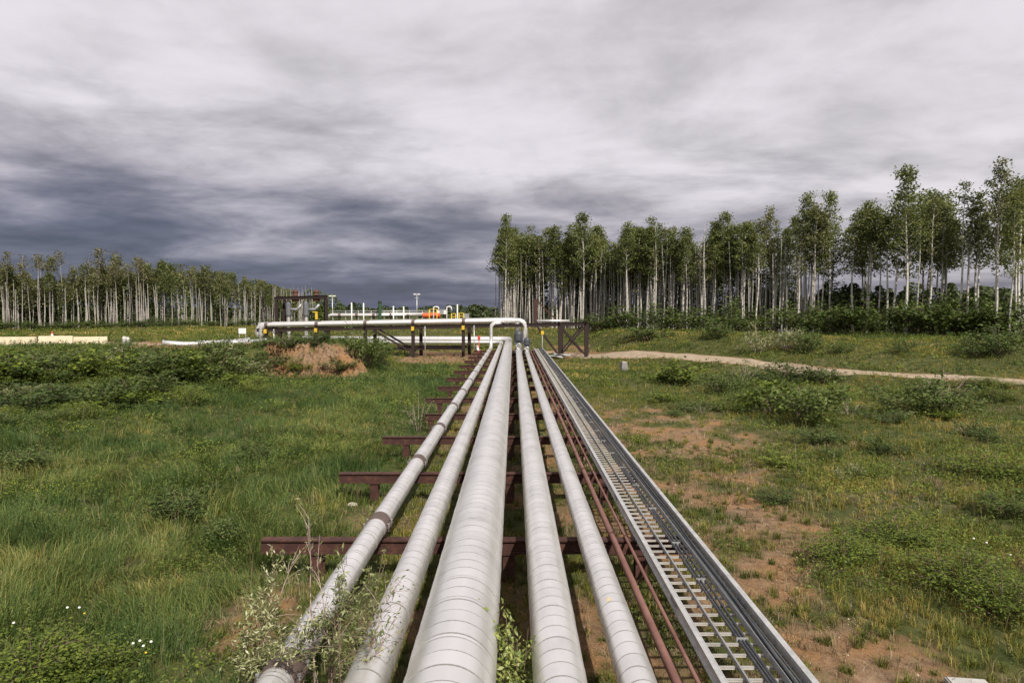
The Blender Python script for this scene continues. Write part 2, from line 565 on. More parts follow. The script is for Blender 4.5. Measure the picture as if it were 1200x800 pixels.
def rand_unit(n, rng):
    v = rng.normal(size=(n, 3))
    return v / np.linalg.norm(v, axis=1, keepdims=True)


def leaf_arrays(P, size, rng, aspect=0.55, upbias=0.5, tint=None, dirs=None):
    """One folded-flat four-cornered leaf per point: V, F, tint."""
    n = len(P)
    nrm = rand_unit(n, rng)
    nrm[:, 2] = np.abs(nrm[:, 2]) + upbias
    nrm /= np.linalg.norm(nrm, axis=1, keepdims=True)
    d = rand_unit(n, rng) if dirs is None else dirs + rng.normal(size=(n, 3)) * 0.35
    d -= (d * nrm).sum(1, keepdims=True) * nrm
    d /= np.linalg.norm(d, axis=1, keepdims=True) + 1e-9
    s = np.cross(nrm, d)
    L = (np.broadcast_to(size, n) * rng.uniform(0.65, 1.3, n))[:, None]
    w = L * aspect * 0.5
    base = P - d * L * 0.5
    mid = P + nrm * L * 0.08
    V = np.stack([base, mid + s * w, P + d * L * 0.5, mid - s * w], 1).reshape(-1, 3)
    F = np.arange(n * 4).reshape(n, 4)
    t = rng.uniform(0.15, 0.85, n) if tint is None else tint
    return V, F, np.repeat(t, 4)


def S(x, a, b):
    u = np.clip((x - a) / (b - a), 0, 1)
    return u * u * (3 - 2 * u)


def vnoise(x, y, seed=0):
    x = np.asarray(x, float)
    y = np.asarray(y, float)
    xi, yi = np.floor(x).astype(np.int64), np.floor(y).astype(np.int64)
    fx, fy = x - xi, y - yi
    fx, fy = fx * fx * (3 - 2 * fx), fy * fy * (3 - 2 * fy)

    def h(i, j):
        k = (i * 374761393 + j * 668265263 + seed * 1442695041) & 0xffffffff
        k = ((k ^ (k >> 13)) * 1274126177) & 0xffffffff
        return ((k ^ (k >> 16)) & 0xffff) / 65535.0
    return (h(xi, yi) * (1 - fx) + h(xi + 1, yi) * fx) * (1 - fy) + (h(xi, yi + 1) * (1 - fx) + h(xi + 1, yi + 1) * fx) * fy


def fbm(x, y, seed=0, oct=4):
    a, s, t = 0.5, 0.0, 0.0
    for i in range(oct):
        s = s + a * vnoise(x * 2 ** i, y * 2 ** i, seed + i * 17)
        t += a
        a *= 0.5
    return s / t


# ------------------------------------------------------------------ terrain
TX = [-60, -10, 5, 8, 12, 14.8, 19, 22.7, 25.8, 33, 42, 60, 120]
TY = [150, 120, 97, 90, 81, 75, 67.5, 60, 53, 44.5, 37, 27, 0]


def track_y(x):
    return np.interp(x, TX, TY)


def plateau(x, y):
    xe = -14.2 - 16 * S(y, 67, 78) - 9.0 * (1 - S(y, 57.5, 61.5)) + (fbm(x * 0.0 + 3.3, y * 0.25, 5, 2) - 0.5) * 2.0
    yc = (fbm(x * 0.12, x * 0.0 + 1.7, 9, 3) - 0.5) * 6
    return S(-x, -xe - 0.8, -xe + 2.6) * S(y + yc + 8 * S(-x, 22, 42), 41, 63.5)


def gh(x, y):
    x = np.asarray(x, float)
    y = np.asarray(y, float)
    z1 = 2.5 * plateau(x, y)
    wy = (fbm(x * 0.55, x * 0.0 + 4.1, 15, 3) - 0.5) * 2.2
    bank = 2.75 * S(y + wy, 57.6, 60.6) * S(x, -26, -23) * (1 - S(x, -15.2, -12.0)) * (1 - S(y, 67, 75))
    z1 = np.maximum(z1, bank)
    s = y - track_y(x)
    z2 = (1.1 * S(s, -10, -1.8) + 1.6 * S(s, 4, 27)) * S(x, 9, 15.5)
    z3 = 2.6 * S(y, 97, 122)
    z = np.maximum(np.maximum(z1, z2), z3)
    z = z + (fbm(x * 0.16, y * 0.16, 3, 3) - 0.5) * 0.5 * S(np.abs(x - 0.0), 4.5, 9)
    z = z + (fbm(x * 0.9, y * 0.9, 21, 3) - 0.5) * 0.16
    return z * 1.0 - 0.03


def seg_dist(x, y, pts):
    d = np.full(np.shape(x), 1e9)
    for (x0, y0), (x1, y1) in zip(pts, pts[1:]):
        ux, uy = x1 - x0, y1 - y0
        t_ = np.clip(((x - x0) * ux + (y - y0) * uy) / (ux * ux + uy * uy), 0, 1)
        d = np.minimum(d, np.hypot(x - x0 - t_ * ux, y - y0 - t_ * uy))
    return d


TRACK = list(zip(TX, TY))[2:]
GRAVEL = [(-75, 66), (-45, 64.5), (-27, 65.5), (-20, 71)]


def green(x, y):
    """How much grows here: 0 bare soil, 1 thick."""
    x = np.asarray(x, float)
    y = np.asarray(y, float)
    g = 0.86 + (fbm(x * 0.3, y * 0.3, 31, 4) - 0.5) * 0.7
    inner, outer = 3.3, 6.6 + 0.2 * np.clip(y - 10, 0, 40)
    band = S(x, inner - 0.4, inner + 0.5) * (1 - S(x, outer - 1.5, outer + 1.5)) * (1 - S(y, 33, 46))
    g = g - band * (0.25 + 1.8 * (fbm(x * 0.75, y * 0.75, 41, 4) - 0.42))
    under = S(x, -3.6, -2.6) * (1 - S(x, 3.3, 4.0)) * (1 - S(y, 84, 96))
    g = g - under * (0.25 + 1.0 * (fbm(x * 0.8, y * 0.5, 51, 3) - 0.5))
    g = g - 0.75 * np.exp(-(((x + 4.7) / 0.95) ** 2 + ((y - 12.4) / 1.9) ** 2))
    g = g - 0.5 * np.exp(-(((x + 4.1) / 0.8) ** 2 + ((y - 17.6) / 1.4) ** 2))
    g = g - 0.95 * S(x, -14.5, -12) * (1 - S(x, -4.5, -2.5)) * S(y, 72, 76) * (1 - S(y, 90, 97))
    g = g - 0.5 * S(x, 4, 6) * (1 - S(x, 10, 13)) * S(y, 76, 84) * (1 - S(y, 100, 108))
    g = g - (0.75 + 0.9 * (fbm(x * .8, y * .8, 57, 3) - .45)) * np.exp(-(((x + 17.4) / 4.6) ** 4 + ((y - 59.0) / 1.6) ** 4))
    g = g - 0.9 * (1 - S(seg_dist(x, y, TRACK), 1.3, 2.6))
    g = g - 0.95 * (1 - S(seg_dist(x, y, GRAVEL), 4.0, 6.0))
    g = g - 0.9 * (1 - S(seg_dist(x, y, [(-31.5, 58.8), (-26.5, 62.3), (-23.0, 66.0)]), 1.3, 2.2))
    g = g + 0.25 * S(-x, 4.5, 8) * (1 - S(y, 60, 80))
    return np.clip(g, 0, 1)


u = np.linspace(-1, 1, 521)
gx = np.sign(u) * (np.abs(u) * 85 + 900 * np.abs(u) ** 10)
w_ = np.linspace(0, 1, 400)
gy = -14 + w_ * 170 + 2300 * w_ ** 14
GX, GY = np.meshgrid(gx, gy)
GZ = gh(GX, GY)
GZ -= 0.12 * (1 - S(seg_dist(GX, GY, TRACK), 1.6, 2.4))
GZ -= 0.12 * (1 - S(seg_dist(GX, GY, GRAVEL), 4.2, 5.2))
nx, ny = len(gx), len(gy)
V = np.stack([GX, GY, GZ], -1).reshape(-1, 3)
ii = (np.arange(ny - 1)[:, None] * nx + np.arange(nx - 1)[None]).ravel()
F = np.stack([ii, ii + 1, ii + nx + 1, ii + nx], 1)
me = mesh_np('ground', V, F, 'ground', smooth=True)
ga = me.attributes.new('green', 'FLOAT', 'POINT')
ga.data.foreach_set('value', green(GX, GY).ravel().astype(np.float32))
tag(link('ground', me), 'open rough ground of grass and tan soil around the pipes', None, None, 'structure')


def strip(name, pts, half, material, label, n=9, step=0.6, rag=0.35):
    P = [Vector((a, b, 0)) for a, b in pts]
    P = fillet(P, 6.0, 6)
    line = []
    for a, b in zip(P, P[1:]):
        k = max(1, int((b - a).length / step))
        for i in range(k):
            line.append(a + (b - a) * (i / k))
    line.append(P[-1])
    L = np.array([(p.x, p.y) for p in line])
    T = np.gradient(L, axis=0)
    T /= np.linalg.norm(T, axis=1, keepdims=True)
    Nn = np.stack([-T[:, 1], T[:, 0]], 1)
    o = np.linspace(-1, 1, n)
    X = L[:, 0:1] + Nn[:, 0:1] * o * half
    Y = L[:, 1:2] + Nn[:, 1:2] * o * half
    Z = gh(X, Y) - 0.02 + (fbm(X * 1.3, Y * 1.3, 71, 3) - 0.5) * 0.10
    edge = np.abs(o)[None] ** 4
    Z = Z - edge * (0.16 + rag * (fbm(X * 0.7, Y * 0.7, 77, 3) - 0.4))
    rut = np.exp(-((np.abs(o) - 0.42) / 0.12) ** 2)[None]
    Z = Z - 0.04 * rut
    k = len(L)
    V_ = np.stack([X, Y, Z], -1).reshape(-1, 3)
    a = (np.arange(k - 1)[:, None] * n + np.arange(n - 1)[None]).ravel()
    F_ = np.stack([a, a + 1, a + n + 1, a + n], 1)
    return tag(link(name, mesh_np(name, V_, F_, material, smooth=True)), label, None, None, 'structure')


strip('dirt_track', TRACK[:-1], 2.5, 'track', 'pale dirt track curving across the grass before the trees')
strip('gravel_road', GRAVEL, 5.2, 'gravel', 'reddish gravel road behind the left bank', n=13)

# eroded bank of bare soil below the left end of the pipe rack
bx, by = np.meshgrid(np.linspace(-23.5, -12.0, 116), np.linspace(56.2, 61.4, 56))
m_ = np.exp(-(((bx + 17.5) / 4.7) ** 6 + ((by - 59.0) / 1.9) ** 6))
rid = fbm(bx * 0.9, by * 0.8, 91, 4) + 0.6 * fbm(bx * 2.6, by * 2.4, 95, 3) + 0.35 * fbm(bx * 6.5, by * 6.0, 97, 2)
by = by + m_ * ((fbm(bx * 1.1, by * 1.6, 191, 4) - .5) * 1.5 + (fbm(bx * 4.2, by * 4.5, 193, 3) - .5) * .5)
bz = gh(bx, by) - 0.35 + m_ * (0.50 + 1.15 * (rid - 0.95))
a = (np.arange(55)[:, None] * 116 + np.arange(115)[None]).ravel()
tag(link('soil_bank', mesh_np('soil_bank', np.stack([bx, by, bz], -1).reshape(-1, 3), np.stack([a, a + 1, a + 117, a + 116], 1), 'bare_soil')), 'eroded reddish soil bank below the pipe rack', None, None, 'structure')

# ------------------------------------------------------------------ the pipe run on the ground
BEAM_TOP = CZ - 4.66
BEAM_Y = [13.9 + 5.8 * k for k in range(-2, 13)]
YEND = 75.0
SLEEVE = 0.30


def groove(y, r):
    return [(y, r - 0.010), (y + 0.027, r - 0.011), (y + 0.027, r), (y + SLEEVE, r + 0.002), (y + SLEEVE, r - 0.010)]


def clad_pipe(label, X, h, r, y1, path_after=None, nseg=30, clamps=False, n_sleeves=92):
    t = thing('insulated_pipe', label, 'pipe', (X, 0, CZ - h), 'white clad pipes of the run')
    def sleeve(L):
        mb = MB().rings([(0, r - .010), (.027, r - .011), (.027, r), (L, r + .002), (L, r - .010)], nseg, [1, 0, 0, 0])
        return mb.mesh('cladding_sleeve', ['clad', 'seam'], True)
    full, narrow = sleeve(SLEEVE), sleeve(0.085)
    y0 = 4.5
    y = y0
    rgs = random.Random(int(r * 1000))
    while y < y0 + n_sleeves * SLEEVE:
        nar = rgs.random() < .13
        o = link('cladding_sleeve', narrow if nar else full, t)
        o.location = (random.uniform(-1, 1) * 0.002, y, random.uniform(-1, 1) * 0.002)
        s = 1 + random.uniform(-0.006, 0.006)
        o.scale = (s, 1, s)
        o.rotation_euler = (random.uniform(-.004, .004), random.uniform(-.05, .05), random.uniform(-.004, .004))
        y += .085 if nar else SLEEVE
    ystart = y
    far = MB()
    y = ystart
    while y < y1 - 0.01:
        far.rings(groove(y, r), 20, [1, 0, 0, 0])
        y += SLEEVE
    y = -7.5
    while y < y0 - 0.01:
        far.rings(groove(y, r), 20, [1, 0, 0, 0])
        y += SLEEVE
    tag(far.build('cladding_run', ['clad', 'seam'], t, True), kind='stuff')
    if path_after:
        p = MB().tube([Vector(q) - Vector((X, 0, CZ - h)) for q in path_after], r, 20)
        p.build('bend', ['clad'], t, True)
    return t


def q3(x, y, h):
    return (x, y, CZ - h)


# outer slim pipe: rises and swings right into the elevated line at its far end
p1 = clad_pipe('slim white clad pipe with brown clamps, outermost on the grassy side', -2.80, 4.38, 0.21, 82.0,
               fillet([q3(-2.8, 81.9, 4.38), q3(-2.8, 84.6, 4.38), q3(-2.8, 84.6, 1.35), q3(-1.5, 84.6, 1.24)], 1.5, 8))
p2 = clad_pipe('white clad pipe between the clamped slim pipe and the thickest pipe', -1.727, 4.34, 0.25, 96.0,
               fillet([q3(-1.727, 95.9, 4.34), q3(-1.727, 98.6, 4.34), q3(-46, 98.6, 4.34)], 1.2, 8))
p3 = clad_pipe('thickest white clad pipe with dark banding in the middle of the run', -0.695, 4.06, 0.497, 98.0,
               fillet([q3(-0.695, 97.9, 4.06), q3(-0.695, 101.2, 4.06), q3(-46, 101.2, 4.0)], 1.8, 8), nseg=40)
p4 = clad_pipe('second thickest white clad pipe, just right of the thickest one', 0.535, 4.27, 0.311, 75.3, nseg=34)
p5 = clad_pipe('white clad pipe nearest the thin rusty pipes', 1.461, 4.366, 0.224, 74.4)
# two faint yellow stains stand as thin patches of sealant on the fifth pipe
for (yy, ang) in ((9.75, 1.95),):
    pm = MB()
    vs = []
    for i in range(5):
        for j in range(5):
            a_ = ang + (i - 2) * 0.07 + random.uniform(-.015, .015)
            vs.append((0.227 * math.cos(a_), yy + (j - 2) * 0.035 + random.uniform(-.012, .012), 0.227 * math.sin(a_)))
    pm.add(vs, [(i * 5 + j, i * 5 + j + 1, i * 5 + j + 6, i * 5 + j + 5) for i in range(4) for j in range(4) if (i, j) not in ((0, 0), (3, 3), (0, 3))])
    surf('sealant', [(0.3, (0.52, 0.40, 0.20)), (0.7, (0.60, 0.50, 0.30))], 12, 0.6)
    pm.build('sealant_patch', 'sealant', p5, True)

# saddle clamps of the slim pipe
cm = MB()
cm.rings([(-0.23, 0.205), (-0.23, 0.224), (0.23, 0.224), (0.23, 0.205)], 26)
for s in (-1, 1):
    cm.box(s * 0.245 - 0.03, s * 0.245 + 0.03, -0.21, 0.21, -0.012, 0.02)
clamp_me = cm.mesh('pipe_clamp', 'clamp_brown', False)
bolt_me = MB().rings([(-0.07, 0.0), (-0.07, 0.014), (0.06, 0.014), (0.06, 0.026), (0.085, 0.026), (0.085, 0)], 6, axis='Z').mesh('bolt', 'galv_dull')
shoe = MB().box(-0.10, 0.10, -0.13, 0.13, -0.284, -0.272).box(-0.012, 0.012, -0.12, 0.12, -0.272, -0.205)
shoe_me = shoe.mesh('shoe', 'rust_beam')
for y in BEAM_Y:
    if y > 81:
        continue
    c_ = link('pipe_clamp', clamp_me, p1)
    c_.location = (0, y, 0)
    for sx in (-1, 1):
        for sy in (-0.16, 0.16):
            b_ = link('bolt', bolt_me, c_)
            b_.location = (sx * 0.25, sy, 0)
    s_ = link('shoe', shoe_me, c_)

# ------------------------------------------------------------------ supports under the run
ORD = ['', 'nearest', 'second', 'third', 'fourth', 'fifth', 'sixth', 'seventh', 'eighth', 'ninth', 'tenth', 'eleventh', 'twelfth', 'thirteenth', 'fourteenth']
LEFT = {0: -5.1, 1: -5.1, 2: -5.19, 3: -5.07, 4: -4.92, 5: -4.18}
hw = {'t': 0}
for i, y in enumerate(BEAM_Y):
    vis = i - 1
    if i == 0:
        lab = 'rust-brown pipe support behind the viewer, under the near end of the pipes'
    elif i == 1:
        lab = 'rust-brown pipe support at the very front edge, half behind the willow leaves'
    elif i == 2:
        lab = 'rust-brown pipe support whose beam end shows beside the foreground willow'
    elif i == 3:
        lab = 'rust-brown pipe support with its left post in clear grass, next beyond the willow'
    elif i == 5:
        lab = 'short rust-brown pipe support half hidden by the small-leaved shrub'
    elif i == len(BEAM_Y) - 1:
        lab = 'farthest rust-brown pipe support, under the elevated pipe rack'
    else:
        lab = ORD[min(vis, 14)] + ' rust-brown pipe support counted from the front edge of the view'
    xl = LEFT.get(i, -4.8)
    t = thing('pipe_support', lab, 'pipe support', (0, y, 0), 'steel supports under the pipe run')
    bm_ = MB().ibeam((xl, 0, BEAM_TOP - 0.14), (3.62, 0, BEAM_TOP - 0.14), 0.28, 0.25, 0.03, 0.16)
    bm_.build('beam', 'rust_beam', t)
    for px_ in (-4.05, -0.1, 2.62):
        if px_ < xl + 0.2:
            px_ = xl + 0.35
        pst = MB().ibeam((px_, 0, float(gh(px_, y)) - 0.4), (px_, 0, BEAM_TOP - 0.29), 0.24, 0.24, 0.03, 0.12, up=(0, 1, 0))
        pst.box(px_ - 0.17, px_ + 0.17, -0.15, 0.15, BEAM_TOP - 0.30, BEAM_TOP - 0.281)
        pst.build('post', 'rust_beam', t)
    for X, r, h in ((-1.727, .25, 4.34), (-0.695, .497, 4.06), (0.535, .311, 4.27), (1.461, .224, 4.366)):
        sd = MB()
        sd.box(X - r * 0.55, X + r * 0.55, -0.16, 0.16, BEAM_TOP, BEAM_TOP + 0.015)
        sd.box(X - 0.02, X + 0.02, -0.15, 0.15, BEAM_TOP + 0.015, CZ - h - r * 0.9)
        sd.build('saddle', 'rust_beam', t)

# thin rusty pipes
for X, h, r, lab in ((2.03, 4.592, 0.061, 'thicker of the two bare rust-red pipes beside the white pipes'), (2.315, 4.625, 0.031, 'thinner bare rust-red pipe beside the cable tray')):
    t = thing('steel_pipe', lab, 'pipe', (X, 0, CZ - h), 'bare rusty pipes of the run')
    pts = [(math.sin(k * 1.3) * 0.012, -7 + k * 5.8, math.sin(k * 2.1) * 0.006) for k in range(17)]
    MB().tube(pts, r, 12).build('tube', 'rust_pipe', t, True)
    wm = MB().rings([(-0.02, r), (-0.008, r + 0.006), (0.008, r + 0.006), (0.02, r)], 12).mesh('weld', 'clamp_brown', True)
    for k in range(9):
        o = link('weld', wm, t)
        yy = 6.2 + k * 8.0
        o.location = (math.sin((yy + 7) / 5.8 * 1.3) * 0.012, yy, 0)
    ub = MB().tube(arc((0, 0, 0), r + 0.012, -0.3, math.pi + 0.3, (1, 0, 0), (0, 0, 1), 8), 0.011, 5).mesh('strap', 'rust_beam', True)
    for y in BEAM_Y[1:]:
        o = link('strap', ub, t)
        o.location = (0, y, 0)

# ------------------------------------------------------------------ cable tray
HT, HB = 4.44, 4.645
TL, TR = 2.55, 3.62
tray = thing('cable_tray', 'galvanised ladder cable tray with black cables along the pipes', 'cable tray', (0, 0, 0))
for X, s in ((TL, 1), (TR, -1)):
    rl = MB()
    rl.box(X - 0.014, X + 0.014, -6, 88, CZ - HB, CZ - HT)
    x0, x1 = sorted((X - s * 0.0142, X - s * 0.055))
    rl.box(x0, x1, -6, 88, CZ - HT - 0.016, CZ - HT + 0.001)
    rl.box(x0, x1, -6, 88, CZ - HB - 0.001, CZ - HB + 0.015)
    x0, x1 = sorted((X + s * 0.0142, X + s * 0.03))
    rl.box(x0, x1, -6, 88, CZ - HT - 0.014, CZ - HT + 0.003)
    rl.build('side_rail', 'galv', tray)
    sp = MB().box(-0.008, 0.008, -0.18, 0.18, -0.055, 0.055)
    for yy in (-0.12, -0.05, 0.05, 0.12):
        sp.box(-0.02, 0.02, yy - 0.012, yy + 0.012, -0.012, 0.012)
    sp = sp.mesh('splice_plate', 'galv_dull')
    for k in range(13):
        o = link('splice_plate', sp, tray)
        o.location = (X - 0.022 * (1 if X == TL else 1), 10.6 + k * 6.1, CZ - (HT + HB) / 2)
rung = MB()
rung.box(TL + 0.014, TR - 0.014, -0.022, 0.022, -0.013, 0.013)
rung.box(TL + 0.015, TR - 0.015, -0.034, -0.022, -0.013, -0.009)
rung.box(TL + 0.015, TR - 0.015, 0.022, 0.034, -0.013, -0.009)
rme = rung.mesh('rung', 'galv_rung')
for k in range(268):
    o = link('rung', rme, tray)
    o.location = (0, 5.0 + k * 0.308, CZ - 4.605 + random.uniform(-.002, .002))
near_r = MB()
for k in range(1, 34):
    near_r.box(TL + 0.014, TR - 0.014, 5.0 - k * 0.308 - 0.022, 5.0 - k * 0.308 + 0.022, CZ - 4.618, CZ - 4.592)
tag(near_r.build('rungs', 'galv', tray), kind='stuff')
# dividers standing on the rungs
for X, hh in ((2.90, 0.055), (3.37, 0.11)):
    dv = MB()
    dv.box(X - 0.004, X + 0.004, -6, 88, CZ - 4.59, CZ - 4.59 + hh)
    dv.box(X + 0.0042, X + 0.05, -6, 88, CZ - 4.589, CZ - 4.583)
    dv.build('divider', 'galv_dull', tray)


def cable(X, h, r, seed, material, amp=0.03, ph=0.0):
    rg = random.Random(seed)
    pts = []
    n = 120
    f1, f2 = rg.uniform(0.35, 0.6), rg.uniform(0.9, 1.5)
    for k in range(n + 1):
        y = -6 + 94 * k / n
        pts.append((X + amp * math.sin(y * f1 + ph) + amp * 0.35 * math.sin(y * f2 + seed), y, CZ - h + r * 0.2 * math.sin(y * f2 * 1.3)))
    o = MB().tube(pts, r, 8).build('cable', material, None, True)
    return tag(o)


CABLES = [(3.16, 4.57, 0.021, 'cable_black', 'black cable on the tray, the outer of the trio next to the open rungs'),
          (3.215, 4.572, 0.019, 'cable_black', 'black cable on the tray, in the middle of the black trio'),
          (3.265, 4.57, 0.021, 'cable_black', 'black cable on the tray, the one of the trio next to the divider'),
          (3.435, 4.565, 0.017, 'cable_grey', 'grey cable in the tray channel, tight against the divider'),
          (3.475, 4.565, 0.017, 'cable_black', 'black cable in the tray channel between grey cables'),
          (3.515, 4.565, 0.018, 'cable_grey', 'grey cable lying in the middle of the tray channel'),
          (3.555, 4.562, 0.017, 'cable_grey', 'grey cable in the tray channel, tight against the outer rail')]
for k, (X, h, r, mt, lab) in enumerate(CABLES):
    o = cable(X, h, r, k * 7 + 1, mt, 0.018 if k < 3 else 0.010, 0.4)
    tag(o, lab, 'cable', 'cables laid in the tray')
tie = MB().box(3.13, 3.295, -.012, .012, -.03, .027).mesh('cable_tie', 'galv_dull')
mid_c = [o for o in SC.objects if o.name.startswith('cable.') or o.name == 'cable'][1]
for k in range(24):
    o = link('cable_tie', tie, mid_c)
    o.location = (0.018 * math.sin((7.2 + k * 2.1) * .45 + .4), 7.2 + k * 2.1 + random.uniform(-.2, .2), CZ - 4.567)
o = cable(3.49, 4.525, 0.014, 55, 'cable_black', 0.035, 2.0)
tag(o, 'loose black cable snaking on top of the grey cables in the tray', 'cable', 'cables laid in the tray')

# ------------------------------------------------------------------ elevated pipe rack
YF, YB = 85.4, 89.0


def rack_h(X):                              # rack top below the eye: the rack falls towards its left end
    return 1.24 + (9.3 - X) * 0.0185


rack = thing('pipe_rack', 'dark brown steel trestle carrying the elevated white pipes', 'pipe rack', (0, 0, 0))
BENT = [-31.0, -24.7, -18.6, -12.6, -6.3, 5.75, 9.05]
for yy in (YF, YB):
    MB().ibeam((-32.2, yy, CZ - rack_h(-32.2) - 0.22), (9.4, yy, CZ - rack_h(9.4) - 0.22), 0.42, 0.26, 0.03, 0.10).build('beam', 'rack_steel', rack)
for X in BENT:
    zt = CZ - rack_h(X)
    MB().ibeam((X, YF - 0.4, zt + 0.0), (X, YB + 0.4, zt + 0.0), 0.20, 0.2, 0.02, 0.02).build('cross_beam', 'rack_steel', rack)
    for yy in (YF, YB):
        xo = X + (0.5 if yy == YB else 0.0)
        MB().ibeam((xo, yy, float(gh(X, yy)) - 0.3), (xo, yy, zt - 0.435), 0.42, 0.40, 0.04, 0.16, up=(0, 1, 0)).build('post', 'rack_steel', rack)
    if X in (-31.0, -24.7, -12.6, -6.3):
        MB().box(X - 0.17, X + 0.17, YF - 0.46, YF - 0.22, zt - 0.62, zt - 0.10).build('end_plate', 'yellow', rack)


def rpt(X, up, yy):
    return (X, yy, CZ - rack_h(X) - up)


for yy in (YF, YB):
    for a_, b_ in (((-17.6, 0.45), (-12.75, 3.35)), ((3.0, 0.45), (5.55, 3.9)), ((5.95, 0.5), (8.9, 4.0)), ((8.9, 0.5), (5.95, 4.0))):
        off = 0.06 if b_[0] < a_[0] else -0.06
        MB().bar((a_[0], yy + off, CZ - rack_h(a_[0]) - a_[1]), (b_[0], yy + off, CZ - rack_h(b_[0]) - b_[1]), 0.24, 0.22).build('brace', 'rack_steel', rack)
    MB().ibeam((-15.2, yy, 0.98 + (0.0 if yy == YF else 0.1)), (-6.1, yy, 0.98 + (0.0 if yy == YF else 0.1)), 0.3, 0.2).build('tie_beam', 'rack_steel', rack)

# elevated pipes
Zp = lambda X, r: CZ - rack_h(X) + 0.10 + r


def elevated(lab, yy, r, path, material='white_clad'):
    t = thing('elevated_pipe', lab, 'pipe', (0, 0, 0), 'white pipes on the rack')
    MB().tube(path, r, 18).build('tube', material, t, True)
    cmm = MB().rings([(-0.2, r), (-0.2, r + 0.035), (0.2, r + 0.035), (0.2, r)], 18, axis='X')
    cmm.box(-0.2, 0.2, -0.12, 0.12, -r - 0.1, -r * 0.9)
    cmm = cmm.mesh('pipe_clamp', 'clamp_brown')
    for X in BENT[:5]:
        o = link('pipe_clamp', cmm, t)
        o.location = (X, yy, Zp(X, r))
    return t


e1 = elevated('front white pipe on the rack, bending down at its far left end', 85.55, 0.30,
              fillet([q3(-31.7, 85.55, 4.2), (-31.7, 85.55, Zp(-31.7, .3)), (1.461, 85.55, Zp(1.46, .3)), q3(1.461, 85.55, 3.6)], 1.0, 8))
e2 = elevated('middle white pipe on the rack, dropping into the dark valve assembly', 86.9, 0.34,
              fillet([q3(-32.6, 86.9, 4.2), (-32.6, 86.9, Zp(-32.6, .34)), (0.535, 86.9, Zp(0.5, .34)), q3(0.535, 86.9, 3.2)], 1.1, 8))
e3 = elevated('rear white pipe on the rack, ending short of the dark mast', 88.3, 0.32,
              [(-33.0, 88.3, Zp(-33, .32)), (-4, 88.3, Zp(-4, .32)), (0.1, 88.3, Zp(0, .32))])
t = thing('pipe_stub', 'short white pipe lying on the right end of the rack', 'pipe', (0, 0, 0))
MB().tube([(2.9, 86.0, CZ - 1.07), (7.0, 86.0, CZ - 1.07)], 0.16, 14).build('tube', 'white_clad', t, True)
for X in (4.6, 6.6):
    MB().box(X - 0.1, X + 0.1, 85.85, 86.15, CZ - rack_h(X) + 0.0, CZ - 1.22).build('block', 'rack_steel', t)

# mast with its stay on the right of the rack
t = thing('rack_mast', 'dark mast with a sloping stay at the right of the rack', 'mast', (2.75, 86.2, CZ - rack_h(2.75)))
MB().ibeam((0, 0, -0.2), (0, 0, 3.0), 0.42, 0.36, 0.03, 0.14, up=(0, 1, 0)).build('post', 'rust_beam', t)
MB().bar((0.15, 0, 2.85), (2.8, 0, 0.25), 0.16, 0.16).build('stay', 'rust_beam', t)
MB().box(-0.22, 0.22, -0.22, 0.22, 3.0, 3.05).build('cap', 'rust_beam', t)

